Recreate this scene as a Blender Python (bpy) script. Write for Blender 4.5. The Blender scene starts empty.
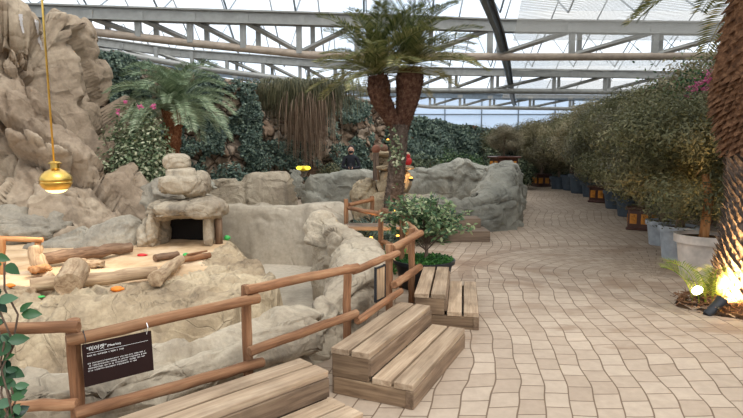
import bpy, bmesh, math, random
import numpy as np
from mathutils import Vector, Matrix, Quaternion, noise
R = math.radians
sc = bpy.context.scene
C = sc.collection

# ---------------------------------------------------------------- camera
FPX = 550.0; CAMZ = 1.6; PITCH = math.atan(59/FPX)
cam_d = bpy.data.cameras.new('camera'); cam = bpy.data.objects.new('camera', cam_d); C.objects.link(cam)
cam.location = (0, 0, CAMZ); cam.rotation_euler = (math.pi/2-PITCH, 0, 0)
cam_d.sensor_width = 36; cam_d.lens = FPX/743*36; cam_d.clip_end = 300
sc.camera = cam
# ---------------------------------------------------------------- world: bright overcast sky
w = bpy.data.worlds.new('sky'); sc.world = w; w.use_nodes = True
wn = w.node_tree.nodes; wl = w.node_tree.links
bg = wn['Background']; bg.inputs['Strength'].default_value = 1.6
tc = wn.new('ShaderNodeTexCoord'); nz = wn.new('ShaderNodeTexNoise'); nz.inputs['Scale'].default_value = 2.2; nz.inputs['Detail'].default_value = 4
rp = wn.new('ShaderNodeValToRGB'); rp.color_ramp.elements[0].position = .35; rp.color_ramp.elements[0].color = (.72, .83, .96, 1)
rp.color_ramp.elements[1].position = .62; rp.color_ramp.elements[1].color = (1, .985, .955, 1)
wl.new(tc.outputs['Generated'], nz.inputs['Vector']); wl.new(nz.outputs['Fac'], rp.inputs['Fac']); sx = wn.new('ShaderNodeSeparateXYZ'); wl.new(tc.outputs['Generated'], sx.inputs[0])
hz = wn.new('ShaderNodeMapRange'); hz.inputs['From Min'].default_value = -.06; hz.inputs['From Max'].default_value = .04; wl.new(sx.outputs[2], hz.inputs['Value'])
mg = wn.new('ShaderNodeMix'); mg.data_type = 'RGBA'; mg.inputs[6].default_value = (.11, .10, .085, 1); wl.new(hz.outputs[0], mg.inputs[0]); wl.new(rp.outputs['Color'], mg.inputs[7])
wl.new(mg.outputs[2], bg.inputs['Color'])
sun_d = bpy.data.lights.new('sun', 'SUN'); sun_d.energy = 2.0; sun_d.angle = R(35); sun_d.color = (1, .97, .92)
sun = bpy.data.objects.new('sun', sun_d); C.objects.link(sun); sun.location = (4, 4, 20); sun.rotation_euler = (R(28), R(18), R(20))
vs = sc.view_settings; vs.view_transform = 'Standard'; vs.look = 'None'; vs.gamma = 1; vs.use_curve_mapping = False; vs.exposure = 0.07

# ---------------------------------------------------------------- helpers
def ray(u, v):
    a = PITCH; x = (u-371.5)/FPX; z = -(v-209)/FPX
    return Vector((x, math.cos(a)+z*math.sin(a), -math.sin(a)+z*math.cos(a)))
def P(u, v, y):
    d = ray(u, v); t = y/d.y
    return Vector((d.x*t, y, CAMZ+d.z*t))
def G(u, v, z=0.0):
    d = ray(u, v); t = (z-CAMZ)/d.z
    return Vector((d.x*t, d.y*t, z))
def nvec(p):
    return Vector((noise.noise(p), noise.noise(p+Vector((31.4, 17.2, 5.9))), noise.noise(p+Vector((-12.7, 44.1, 23.3)))))
def lin(c):
    return tuple(((x/255)/12.92 if x/255 <= .04045 else ((x/255+.055)/1.055)**2.4) for x in c)+(1,)

def tag(o, label=None, cat=None, group=None, kind=None):
    if label: o['label'] = label
    if cat: o['category'] = cat
    if group: o['group'] = group
    if kind: o['kind'] = kind
    return o
def thing(name, label, cat, loc=(0,0,0), rz=0, group=None):
    o = bpy.data.objects.new(name, None); C.objects.link(o); o.location = loc; o.rotation_euler = (0,0,rz)
    o.empty_display_size = .1
    return tag(o, label, cat, group)
def mesh_np(name, V, Q, mat, parent=None, loc=(0,0,0), rot=None, smooth=True, rnd=None):
    """V (n,3), Q (m,k) arrays -> object"""
    V = np.asarray(V, dtype=np.float32); Q = np.asarray(Q, dtype=np.int32)
    me = bpy.data.meshes.new(name); k = Q.shape[1]
    me.vertices.add(len(V)); me.vertices.foreach_set('co', V.ravel())
    me.loops.add(Q.size); me.loops.foreach_set('vertex_index', Q.ravel())
    me.polygons.add(len(Q)); me.polygons.foreach_set('loop_start', np.arange(0, Q.size, k, dtype=np.int32))
    if smooth: me.polygons.foreach_set('use_smooth', np.ones(len(Q), dtype=bool))
    if rnd is not None:
        at = me.attributes.new('rnd', 'FLOAT', 'FACE'); at.data.foreach_set('value', np.asarray(rnd, dtype=np.float32))
    me.update(calc_edges=True); me.validate()
    me.materials.append(mat)
    return link(name, me, parent, loc, rot)
def link(name, me, parent=None, loc=(0,0,0), rot=None):
    o = bpy.data.objects.new(name, me); C.objects.link(o); o.location = loc
    if rot is not None:
        if isinstance(rot, Quaternion): o.rotation_mode = 'QUATERNION'; o.rotation_quaternion = rot
        else: o.rotation_euler = rot
    if parent: o.parent = parent
    return o
class MB:
    def __init__(s): s.v = []; s.f = []
    def add(s, vs, fs):
        n = len(s.v); s.v += [tuple(v) for v in vs]; s.f += [tuple(i+n for i in f) for f in fs]; return s
    def box(s, c, d, M=None, bev=0.0):
        x, y, z = d[0]/2, d[1]/2, d[2]/2
        if bev > 0:
            b = bmesh.new(); bmesh.ops.create_cube(b, size=1); bmesh.ops.scale(b, vec=d, verts=b.verts)
            bmesh.ops.bevel(b, geom=b.edges[:], offset=bev, segments=1, affect='EDGES')
            vs = [v.co.copy() for v in b.verts]; b.verts.index_update(); fs = [[v.index for v in f.verts] for f in b.faces]; b.free()
        else:
            vs = [Vector((i, j, k)) for i in (-x, x) for j in (-y, y) for k in (-z, z)]
            fs = [(0,1,3,2),(4,6,7,5),(0,4,5,1),(2,3,7,6),(0,2,6,4),(1,5,7,3)]
        if M is not None: vs = [M @ v for v in vs]
        return s.add([v+Vector(c) for v in vs], fs)
    def tube(s, pts, rad, seg=10, cap=True, rough=0, seed=0):
        pts = [Vector(p) for p in pts]; n = len(pts)
        if not hasattr(rad, '__len__'): rad = [rad]*n
        rg = random.Random(seed); vs = []; fs = []
        up = Vector((0,0,1)); t0 = (pts[1]-pts[0]).normalized()
        if abs(t0.z) > .9: up = Vector((1,0,0))
        for i in range(n):
            t = (pts[min(i+1,n-1)]-pts[max(i-1,0)]).normalized()
            a = t.cross(up).normalized(); b = a.cross(t)
            for k in range(seg):
                th = 2*math.pi*k/seg; r = rad[i]*(1+rough*(rg.random()-.5)*2)
                vs.append(pts[i]+a*(math.cos(th)*r)+b*(math.sin(th)*r))
        for i in range(n-1):
            for k in range(seg):
                k2 = (k+1) % seg; fs.append((i*seg+k, i*seg+k2, (i+1)*seg+k2, (i+1)*seg+k))
        if cap: fs.append(tuple(range(seg))[::-1]); fs.append(tuple((n-1)*seg+k for k in range(seg)))
        return s.add(vs, fs)
    def lathe(s, prof, seg=24, c=(0,0,0)):
        vs = []; fs = []; n = len(prof)
        for r, z in prof:
            for k in range(seg):
                th = 2*math.pi*k/seg; vs.append((c[0]+r*math.cos(th), c[1]+r*math.sin(th), c[2]+z))
        for i in range(n-1):
            for k in range(seg):
                k2 = (k+1) % seg; fs.append((i*seg+k, i*seg+k2, (i+1)*seg+k2, (i+1)*seg+k))
        return s.add(vs, fs)
    def ball(s, c, r, seg=14, sq=(1,1,1)):
        n = seg//2
        prof = [(max(1e-4, math.sin(math.pi*i/n)), -math.cos(math.pi*i/n)) for i in range(n+1)]
        k0 = len(s.v); s.lathe(prof, seg)
        for i in range(k0, len(s.v)):
            v = s.v[i]; s.v[i] = (c[0]+v[0]*r*sq[0], c[1]+v[1]*r*sq[1], c[2]+v[2]*r*sq[2])
        return s
    def build(s, name, mat, parent=None, loc=(0,0,0), rot=None, smooth=False):
        me = bpy.data.meshes.new(name); me.from_pydata(s.v, [], s.f); me.validate()
        if smooth:
            me.polygons.foreach_set('use_smooth', np.ones(len(me.polygons), dtype=bool))
            if smooth == 'auto':
                b = bmesh.new(); b.from_mesh(me)
                for e in b.edges:
                    if len(e.link_faces) == 2 and e.calc_face_angle(0) > R(40): e.smooth = False
                b.to_mesh(me); b.free()
        me.materials.append(mat)
        return link(name, me, parent, loc, rot)

# ---------------------------------------------------------------- materials
class NT:
    def __init__(s, name):
        s.m = bpy.data.materials.new(name); s.m.use_nodes = True; s.n = s.m.node_tree.nodes; s.l = s.m.node_tree.links
        s.b = s.n['Principled BSDF']; s.out = s.n['Material Output']
    def node(s, t, **kw):
        n = s.n.new('ShaderNode'+t)
        for k, v in kw.items():
            if k.startswith('_'): setattr(n, k[1:], v)
            else:
                key = k.replace('__', ' ')
                s.set(n.inputs[key], v)
        return n
    def set(s, inp, v):
        if isinstance(v, bpy.types.NodeSocket): s.l.new(v, inp)
        else: inp.default_value = v
    def math(s, op, a, b=0.0, c=0.0):
        n = s.n.new('ShaderNodeMath'); n.operation = op
        for i, v in enumerate((a, b, c)): s.set(n.inputs[i], v)
        return n.outputs[0]
    def mix(s, fac, a, b, mode='MIX'):
        n = s.n.new('ShaderNodeMix'); n.data_type = 'RGBA'; n.blend_type = mode
        s.set(n.inputs[0], fac); s.set(n.inputs[6], a); s.set(n.inputs[7], b)
        return n.outputs[2]
    def ramp(s, fac, stops):
        n = s.n.new('ShaderNodeValToRGB'); e = n.color_ramp.elements
        while len(e) < len(stops): e.new(.5)
        for i, (p, c) in enumerate(stops): e[i].position = p; e[i].color = c if len(c) == 4 else lin(c)
        s.l.new(fac, n.inputs[0]); return n.outputs[0]
    def mapping(s, vec, scale=(1,1,1), loc=(0,0,0), rot=(0,0,0)):
        n = s.n.new('ShaderNodeMapping'); s.l.new(vec, n.inputs[0]); n.inputs['Scale'].default_value = scale
        n.inputs['Location'].default_value = loc; n.inputs['Rotation'].default_value = rot; return n.outputs[0]
    def noise(s, vec, scale, detail=4, rough=.55, dist=0):
        n = s.n.new('ShaderNodeTexNoise'); s.l.new(vec, n.inputs['Vector']); n.inputs['Scale'].default_value = scale
        n.inputs['Detail'].default_value = detail; n.inputs['Roughness'].default_value = rough; n.inputs['Distortion'].default_value = dist
        return n.outputs['Fac']
    def bump(s, h, strength=.5, dist=.02, normal=None):
        n = s.n.new('ShaderNodeBump'); n.inputs['Strength'].default_value = strength; n.inputs['Distance'].default_value = dist
        s.l.new(h, n.inputs['Height'])
        if normal: s.l.new(normal, n.inputs['Normal'])
        return n.outputs[0]
    def pos(s): return s.n.new('ShaderNodeNewGeometry').outputs['Position']
    def obj(s): return s.n.new('ShaderNodeTexCoord').outputs['Object']
    def fin(s, col, rough=.8, bump=None, metal=0, spec=.3):
        s.set(s.b.inputs['Base Color'], col); s.set(s.b.inputs['Roughness'], rough); s.b.inputs['Metallic'].default_value = metal
        s.b.inputs['Specular IOR Level'].default_value = spec
        if bump: s.l.new(bump, s.b.inputs['Normal'])
        return s.m

def plain(name, c, rough=.6, metal=0, var=.12, scale=6, spec=.4, bump=.15):
    t = NT(name); o = t.obj(); f = t.noise(o, scale, 4)
    c1 = [max(0, x*(1-var)) for x in c]; c2 = [min(255, x*(1+var)) for x in c]
    return t.fin(t.ramp(f, [(.3, c1), (.7, c2)]), rough, t.bump(t.noise(o, scale*8, 3), bump, .004), metal, spec)
def rock_mat(name, cols, stain, scale=1.0, crack=2.2, fine=1.0):
    t = NT(name); p = t.pos()
    a = t.noise(p, .9*scale, 6, .6, .4)
    col = t.ramp(a, [(.28, cols[0]), (.48, cols[1]), (.7, cols[2])])
    st = t.noise(t.mapping(p, (2.2, 2.2, .5)), 1.3*scale, 5, .6)
    col = t.mix(t.ramp(st, [(.55, (0,0,0,1)), (.72, (.75,.75,.75,1))]), col, lin(stain))
    sp = t.noise(p, 28*scale, 5, .7)
    col = t.mix(.4, col, t.ramp(sp, [(.3, (.55,.55,.55,1)), (.7, (1.25,1.25,1.25,1))]), 'MULTIPLY')
    # cracks
    wv = t.node('VectorMath', _operation='ADD'); t.l.new(p, wv.inputs[0])
    nv = t.n.new('ShaderNodeTexNoise'); nv.inputs['Scale'].default_value = 1.6; t.l.new(p, nv.inputs['Vector']); t.l.new(nv.outputs['Color'], wv.inputs[1])
    vo = t.node('TexVoronoi', _feature='DISTANCE_TO_EDGE'); t.l.new(wv.outputs[0], vo.inputs['Vector']); vo.inputs['Scale'].default_value = crack
    fv = t.node('TexVoronoi', _feature='F1', _distance='MANHATTAN'); t.l.new(t.mapping(wv.outputs[0], (1,1,1.8), (0,0,0), (.5,.3,.2)), fv.inputs['Vector']); fv.inputs['Scale'].default_value = 2.6*scale
    ck = t.math('MINIMUM', vo.outputs['Distance'], .022)
    cm_ = t.ramp(t.noise(p, 1.3, 2), [(.45, (0,0,0,1)), (.58, (1,1,1,1))])
    ck = t.math('MULTIPLY', ck, cm_)
    h = t.math('ADD', t.math('MULTIPLY', ck, 13.0), t.math('ADD', t.math('MULTIPLY', t.noise(p, 5*scale, 6, .55), 1.0*fine), t.math('ADD', t.math('MULTIPLY', sp, .12*fine), t.math('MULTIPLY', fv.outputs['Distance'], 1.3*fine))))
    return t.fin(col, .9, t.bump(h, .9, .035), 0, .15)
def leaf_mat(name, cols, trans=.3, rough=.55):
    t = NT(name); a = t.node('Attribute', _attribute_name='rnd')
    n = len(cols); col = t.ramp(a.outputs['Fac'], [((i+.0)/(max(1, n-1)), c) for i, c in enumerate(cols)])
    t.fin(col, rough, None, 0, .35)
    tr = t.node('BsdfTranslucent', Color=col); mx = t.node('MixShader', Fac=trans)
    t.l.new(t.b.outputs[0], mx.inputs[1]); t.l.new(tr.outputs[0], mx.inputs[2]); t.l.new(mx.outputs[0], t.out.inputs[0])
    return t.m
def wood_mat(name, c1, c2, c3, axis=2, bump=.5, knots=True):
    t = NT(name); o = t.obj(); s = [14, 14, 14]; s[axis] = 1.1
    oi = t.node('ObjectInfo'); ad = t.node('VectorMath', _operation='ADD'); t.l.new(o, ad.inputs[0])
    cm = t.node('CombineXYZ'); r10 = t.math('MULTIPLY', oi.outputs['Random'], 13.0)
    for i in range(3): t.l.new(r10, cm.inputs[i])
    t.l.new(cm.outputs[0], ad.inputs[1]); v = ad.outputs[0]
    g = t.noise(t.mapping(v, tuple(s)), 1.6, 7, .62, .6)
    s2 = [x*4 for x in s]; s2[axis] = 2
    g2 = t.noise(t.mapping(v, tuple(s2)), 1.5, 4, .6)
    col = t.ramp(g, [(.3, c1), (.5, c2), (.72, c3)])
    col = t.mix(.36, col, t.ramp(g2, [(.35, (.62,.6,.58,1)), (.6, (1.12,1.12,1.12,1))]), 'MULTIPLY')
    bl = t.noise(v, 2.3, 4); col = t.mix(t.ramp(bl, [(.5, (0,0,0,1)), (.75, (.55,.55,.55,1))]), col, lin([x*.72 for x in c1]))
    br = t.math('ADD', .82, t.math('MULTIPLY', oi.outputs['Random'], .3))
    cc = t.node('CombineColor'); 
    for i in range(3): t.l.new(br, cc.inputs[i])
    col = t.mix(1.0, col, cc.outputs[0], 'MULTIPLY')
    return t.fin(col, .75, t.bump(t.math('ADD', g, t.math('MULTIPLY', g2, .5)), bump, .006), 0, .25)
def emit(name, c, st):
    t = NT(name); e = t.node('Emission', Color=lin(c), Strength=st); t.l.new(e.outputs[0], t.out.inputs[0]); return t.m

M = {}
M['tan'] = rock_mat('tan_rock', [(126,112,96), (162,148,128), (190,176,154)], (100,92,82))
M['tangrey'] = rock_mat('tan_grey_rock', [(118,110,98), (148,139,124), (176,166,148)], (98,92,84), .8, 1.3)
M['cliff'] = rock_mat('cliff_rock', [(104,86,70), (152,134,114), (188,171,148)], (84,72,64), .6, .8)
M['grey'] = rock_mat('grey_rock', [(108,106,97), (146,143,131), (176,171,157)], (90,88,80), .8, 1.0)
M['sandrock'] = rock_mat('sandy_rock', [(120,102,82), (172,152,124), (206,187,156)], (118,104,88), 1.1, 2.6)
M['pit'] = rock_mat('pit_plaster', [(150,138,120), (178,166,148), (196,184,166)], (132,122,108), .5, .4, .3)
def sand():
    t = NT('sand'); p = t.pos(); a = t.noise(p, 2.2, 6, .65)
    return t.fin(t.ramp(a, [(.3, (176,144,110)), (.5, (204,174,138)), (.7, (222,196,164))]), .95, t.bump(t.noise(p, 40, 5, .7), .6, .01), 0, .1)
M['sand'] = sand()
def soil():
    t = NT('soil'); p = t.pos(); a = t.noise(p, 9, 6, .7)
    return t.fin(t.ramp(a, [(.3, (46,34,26)), (.6, (92,70,52)), (.75, (130,104,78))]), .95, t.bump(t.noise(p, 30, 6, .7), 1, .04), 0, .1)
M['soil'] = soil()
def stonewall():
    t = NT('stone_wall'); p = t.pos()
    wv = t.node('VectorMath', _operation='ADD'); t.l.new(p, wv.inputs[0]); sm = t.node('VectorMath', _operation='SCALE')
    nv = t.n.new('ShaderNodeTexNoise'); nv.inputs['Scale'].default_value = 1.4; t.l.new(p, nv.inputs['Vector']); t.l.new(nv.outputs['Color'], sm.inputs[0]); sm.inputs['Scale'].default_value = .5
    t.l.new(sm.outputs[0], wv.inputs[1])
    cell = t.node('TexVoronoi', _feature='F1'); t.l.new(wv.outputs[0], cell.inputs['Vector']); cell.inputs['Scale'].default_value = 2.3
    ed = t.node('TexVoronoi', _feature='DISTANCE_TO_EDGE'); t.l.new(wv.outputs[0], ed.inputs['Vector']); ed.inputs['Scale'].default_value = 2.3
    sep = t.node('SeparateColor'); t.l.new(cell.outputs['Color'], sep.inputs[0])
    col = t.ramp(sep.outputs[0], [(0, (118,96,80)), (.5, (150,128,108)), (1, (172,156,138))])
    col = t.mix(.5, col, t.ramp(t.noise(p, 12, 5, .7), [(.3, (.6,.6,.6,1)), (.7, (1.2,1.2,1.2,1))]), 'MULTIPLY')
    mk = t.ramp(ed.outputs['Distance'], [(.0, (1,1,1,1)), (.07, (0,0,0,1))])
    col = t.mix(mk, col, lin((62,54,46)))
    mo = t.noise(p, .8, 5, .6); col = t.mix(t.ramp(mo, [(.5, (0,0,0,1)), (.66, (.6,.6,.6,1))]), col, lin((72,74,56)))
    h = t.math('MULTIPLY', t.math('MINIMUM', ed.outputs['Distance'], .16), 6.0)
    return t.fin(col, .9, t.bump(t.math('ADD', h, t.math('MULTIPLY', t.noise(p, 14, 5), .3)), 1.0, .12), 0, .15)
M['stone'] = stonewall()
def pavers():
    t = NT('paving_stones'); p = t.pos(); s = t.node('SeparateXYZ'); t.l.new(p, s.inputs[0]); x, y = s.outputs[0], s.outputs[1]
    m = t.math
    cx, cy, RR = 3.55, 6.75, 2.35
    wob = m('MULTIPLY', m('SINE', m('ADD', m('MULTIPLY', y, 1.15), .4)), .13)
    wn_ = m('MULTIPLY', m('SUBTRACT', t.noise(p, .8, 2), .5), .25)
    # straight courses along the path
    s1 = m('ADD', m('ADD', m('SUBTRACT', x, m('MULTIPLY', y, .24)), wob), wn_); l1 = m('ADD', y, m('MULTIPLY', wn_, .8))
    dx = m('SUBTRACT', x, cx); dy = m('SUBTRACT', y, cy)
    r = m('SQRT', m('ADD', m('MULTIPLY', dx, dx), m('MULTIPLY', dy, dy)))
    ang = m('ARCTAN2', dy, dx)
    s2 = m('ADD', r, wn_); l2 = m('MULTIPLY', ang, 1.6)
    inside = m('MULTIPLY', m('LESS_THAN', r, RR), m('GREATER_THAN', dy, 0.0))
    far = m('MULTIPLY', m('GREATER_THAN', y, cy), m('SUBTRACT', 1.0, inside))
    S = m('ADD', m('MULTIPLY', inside, s2), m('MULTIPLY', m('SUBTRACT', 1.0, inside), s1))
    L = m('ADD', m('MULTIPLY', inside, l2), m('MULTIPLY', m('SUBTRACT', 1.0, inside), l1))
    cv = t.node('CombineXYZ'); t.l.new(L, cv.inputs[0]); t.l.new(S, cv.inputs[1])
    br = t.node('TexBrick'); t.l.new(cv.outputs[0], br.inputs['Vector'])
    br.inputs['Scale'].default_value = 1; br.inputs['Brick Width'].default_value = .205; br.inputs['Row Height'].default_value = .172
    br.inputs['Mortar Size'].default_value = .0055; br.inputs['Mortar Smooth'].default_value = .25; br.inputs['Bias'].default_value = 0
    br.inputs['Color1'].default_value = lin((184,166,147)); br.inputs['Color2'].default_value = lin((167,148,129)); br.inputs['Mortar'].default_value = lin((116,96,78))
    col = br.outputs['Color']
    f = t.noise(p, .7, 5, .6); col = t.mix(.6, col, t.ramp(f, [(.32, (.8,.78,.76,1)), (.65, (1.08,1.07,1.05,1))]), 'MULTIPLY')
    g = t.noise(p, 14, 6, .65); col = t.mix(.45, col, t.ramp(g, [(.3, (.75,.73,.7,1)), (.7, (1.15,1.14,1.12,1))]), 'MULTIPLY')
    # damp earthy stains along the courses
    st = t.noise(t.mapping(p, (.8, 1.5, 1), (3.1, 1.2, 0)), 1.15, 5, .6, .5)
    band = m('MULTIPLY', m('GREATER_THAN', y, 4.3), m('LESS_THAN', y, 9.2))
    mk = m('MULTIPLY', t.ramp(st, [(.53, (0,0,0,1)), (.64, (.62,.62,.62,1))]), band)
    col = t.mix(mk, col, lin((136,110,88)))
    edge = m('ABSOLUTE', m('SUBTRACT', r, RR)); em = m('MULTIPLY', m('LESS_THAN', edge, .09), m('GREATER_THAN', dy, 0.0))
    col = t.mix(m('MULTIPLY', em, .45), col, lin((128,104,84)))
    ld_ = m('ADD', m('SUBTRACT', m('MULTIPLY', x, .797), 0.893), m('SUBTRACT', m('MULTIPLY', y, .604), 4.747))
    lm = m('MULTIPLY', m('LESS_THAN', m('ABSOLUTE', m('ADD', ld_, m('MULTIPLY', m('SINE', m('MULTIPLY', x, 4.0)), .06))), .085), m('MULTIPLY', m('GREATER_THAN', x, 1.0), m('LESS_THAN', x, 3.1)))
    col = t.mix(m('MULTIPLY', lm, t.ramp(t.noise(p, 6, 4), [(.35, (.1,.1,.1,1)), (.6, (.5,.5,.5,1))])), col, lin((120,98,80)))
    h = m('ADD', m('MULTIPLY', br.outputs['Fac'], -1.0), m('MULTIPLY', g, .15))
    return t.fin(col, .72, t.bump(h, .6, .012), 0, .3)
M['pavers'] = pavers()
M['plank'] = wood_mat('weathered_plank', (144,120,96), (176,151,124), (198,175,148), 1, .5)
M['plank_side'] = wood_mat('dark_riser_plank', (92,74,58), (126,104,84), (150,128,104), 1, .5)  # risers, darker brown than the treads
M['plank_end'] = wood_mat('dark_side_plank', (100,80,62), (138,114,90), (162,138,110), 0, .5)  # step ends, darker brown than the treads
M['plank_grey'] = wood_mat('grey_brown_plank', (92,78,66), (124,106,90), (146,128,110), 0, .5)
M['log'] = wood_mat('reddish_log', (100,68,46), (142,100,70), (172,134,100), 2, .5)
M['palelog'] = wood_mat('pale_log', (138,110,84), (182,154,122), (208,184,152), 2, .8)
M['bark'] = wood_mat('rough_bark', (80,60,46), (124,98,78), (156,130,106), 2, 1.0)
M['orangelog'] = wood_mat('orange_log', (160,104,62), (196,142,94), (214,166,118), 2, .4)
M['steel'] = plain('painted_steel', (146,145,140), .5, .3, .06)
M['steelblue'] = plain('grey_blue_steel', (112,122,130), .5, .3, .08)
M['tanpipe'] = plain('tan_pipe', (168,152,136), .7, 0, .08)
M['black'] = plain('black_plastic', (34,36,40), .5)
M['darkpot'] = plain('dark_grey_blue_pot', (62,72,82), .6)
M['bluepot'] = plain('blue_grey_pot', (150,158,166), .6)
M['beigepot'] = plain('pale_beige_pot', (196,186,176), .6)
M['brownpot'] = plain('maroon_glazed_pot', (72,44,36), .35)
M['orange'] = plain('orange_relief', (186,122,40), .5)
M['sign'] = plain('dark_brown_sign_board', (40,26,24), .8, 0, .05, 6, .1)
M['white'] = plain('white_lettering', (235,235,230), .6)
M['brass'] = plain('brass', (214,176,92), .28, 1.0, .1, 5, .5, .1)
M['red'] = plain('red_plastic', (200,44,44), .45); M['green'] = plain('green_plastic', (70,180,90), .45); M['orangetoy'] = plain('orange_food', (232,130,40), .5)
M['yellow'] = plain('yellow_plastic', (236,200,40), .5)
M['trunk'] = wood_mat('grey_brown_bark', (74,60,50), (112,94,80), (140,122,106), 2, 1.0)
M['dark'] = plain('cave_shade_and_eye_black', (24,20,18), .9)  # black for the painted cave shade and for the eyes
# ---------------------------------------------------------------- setting: glazing
def glazing(name, c, tr):
    t = NT(name); a = t.node('BsdfTransparent', Color=c); d = t.node('BsdfTranslucent', Color=(.9,.95,1,1)); d2 = t.node('BsdfDiffuse', Color=(.85,.9,.95,1))
    m1 = t.node('MixShader', Fac=.5); t.l.new(d.outputs[0], m1.inputs[1]); t.l.new(d2.outputs[0], m1.inputs[2])
    m2 = t.node('MixShader', Fac=1-tr); t.l.new(a.outputs[0], m2.inputs[1]); t.l.new(m1.outputs[0], m2.inputs[2]); t.l.new(m2.outputs[0], t.out.inputs[0]); return t.m
M['glass'] = glazing('roof_glazing', (.97,.985,1,1), .88); M['wallglass'] = glazing('hazy_wall_glazing', (.7,.8,.92,1), .5)
def st(o): o['kind'] = 'structure'; return o
XL, XR = -20, 22
VAL = [-4, 5.5, 15, 24.5, 34]; ZV, ZR = 5.25, 8.1
roof = MB(); bars = []
for a, b in zip(VAL[:-1], VAL[1:]):
    mid = (a+b)/2
    for (y0, z0, y1, z1) in ((a, ZV, mid, ZR), (mid, ZR, b, ZV)):
        roof.add([(XL,y0,z0),(XR,y0,z0),(XR,y1,z1),(XL,y1,z1)], [(0,1,2,3)])
        bars.append((y0,z0,y1,z1))
ceil = st(roof.build('ceiling', M['glass']))
for (y0,z0,y1,z1) in bars:
    m = MB(); x = XL
    while x < XR:
        m.tube([(x,y0,z0-.04),(x,y1,z1-.04)], .026, 4); x += 1.8
    ym, zm = (y0+y1)/2, (z0+z1)/2
    m.build('glazing_bar', M['steelblue'], ceil)
back = st(MB().box((1, 38, 2.6), (XR-XL, .03, 6.2)).build('wall_back', M['wallglass']))
m = MB()
for i in range(18): m.box((XL+i*2.5, 37.93, 2.6), (.07, .08, 6.2))
for z in (1.2, 2.6, 4.0, 5.2): m.box((1, 37.9, z), (XR-XL, .06, .09))
m.build('mullion', M['steelblue'], back)
rw = st(MB().box((17, 17, 2.6), (.03, 44, 5.4)).build('wall_right', M['wallglass']))
m = MB()
for i in range(26): m.box((16.95, -4+i*1.7, 2.6), (.08, .07, 5.4))
m.build('mullion', M['steelblue'], rw)
lw = st(MB().box((-19, 17, 2.6), (.03, 44, 5.4)).build('wall_left', M['wallglass']))

# ---------------------------------------------------------------- setting: floors
curb = [(-3.6,2.75),(-2.4,2.72),(-1.66,2.84),(-1.0,3.42),(-.47,4.05),(-.2,4.75),(-.1,5.6),(-.16,6.4),(-.5,7.0),(-.78,7.5)]
poly = [(-4.5,-3)]+[(-4.5,2.75)]+curb+[(-.75,9.2),(-1.6,12.5),(-3,16),(-3,37.9),(16.9,37.9),(16.9,-3)]
bm = bmesh.new(); vsx = [bm.verts.new((x,y,0)) for x,y in poly]; bm.faces.new(vsx); bmesh.ops.triangulate(bm, faces=bm.faces[:])
me = bpy.data.meshes.new('floor'); bm.to_mesh(me); bm.free(); me.materials.append(M['pavers'])
if me.polygons[0].normal.z < 0: me.flip_normals()
fl = st(link('floor', me))
gm = MB(); 
gm.add([(-19,-3,-.37),(.3,-3,-.37),(.3,20,-.37),(-19,20,-.37)], [(0,1,2,3)]); gr = st(gm.build('floor_pit', M['pit']))

# ---------------------------------------------------------------- trusses
def interp(pts, u):
    pts = sorted(pts)
    if u <= pts[0][0]: a, b = pts[0], pts[1]
    elif u >= pts[-1][0]: a, b = pts[-2], pts[-1]
    else:
        for a, b in zip(pts[:-1], pts[1:]):
            if a[0] <= u <= b[0]: break
    k = (u-a[0])/(b[0]-a[0]); return tuple(a[i]+(b[i]-a[i])*k for i in range(3))
def truss(label, low, up, posts, diags, rl=.1, ru=.12, lowmat='steel', umat='steel'):
    zb = min(P(*low[-1]).z, 9)
    root = thing('roof_truss', label, 'roof truss', (0, low[-1][2], 3.9), 0, 'lattice trusses under the glass roof')
    L = Vector(root.location)
    def pt(tab, u): a = interp(tab, u); return P(*a)-L
    for nm, tab, r, mt in (('bottom_chord', low, rl, lowmat), ('top_chord', up, ru, umat)):
        pts = [P(*a)-L for a in tab]; mb = MB()
        if nm == 'top_chord':
            for a, b in zip(pts[:-1], pts[1:]):
                d = b-a; ang = math.atan2(d.y, d.x); q = Matrix.Rotation(ang, 3, 'Z') @ Matrix.Rotation(-math.atan2(d.z, math.hypot(d.x, d.y)), 3, 'Y')
                mb.box((a+b)/2+Vector((0,0,-.06)), (d.length+.02, .16, .26), q); mb.box((a+b)/2+Vector((0,0,.09)), (d.length+.02, .3, .04), q)
                mb.box((a+b)/2+Vector((0,0,-.2)), (d.length+.02, .26, .03), q)
        else: mb.tube(pts, r, 10)
        mb.build(nm, M[mt], root, smooth='auto')
    for u in posts:
        a, b = pt(up, u), pt(low, u); mb = MB(); mb.box((a+b)/2, (.14, .12, (a-b).length)); mb.box(a+Vector((0,0,-.1)), (.3,.2,.2)); mb.box(((a+b)/2)+Vector((.32,.35,0)), (.12,.1,(a-b).length*.9)); mb.build('post', M['steel'], root)
    for (u0, t0, u1, t1) in diags:
        a = pt(up if t0 else low, u0); b = pt(up if t1 else low, u1)
        a = a+Vector((0,0,-.15 if t0 else .05)); b = b+Vector((0,0,-.15 if t1 else .05))
        MB().tube([a, b], .07, 4).build('diagonal_brace', M['steel'], root)
    return root
low1 = [(-160,8,13.2),(0,21,13.6),(75,30,13.9),(190,43,14.3),(310,55,14.7),(520,57,15),(743,56,15),(950,56,15)]
up1 = [(-160,2,13.2),(0,8,13.6),(190,14,14.2),(370,19,14.8),(500,24,15),(743,27,15),(950,28,15)]
truss('nearest lattice truss, light grey, crossing above the double-headed cycad', low1, up1, [40,88,138,190,243,299,357,420,490,572,655,735,820],
      [(40,1,88,0),(90,1,138,0),(140,1,190,0),(192,1,243,0),(245,1,299,0),(301,0,357,1),(359,0,420,1),(422,0,490,1),(498,0,572,1),(574,0,655,1),(657,0,735,1)], .1, .12, 'tanpipe')
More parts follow.
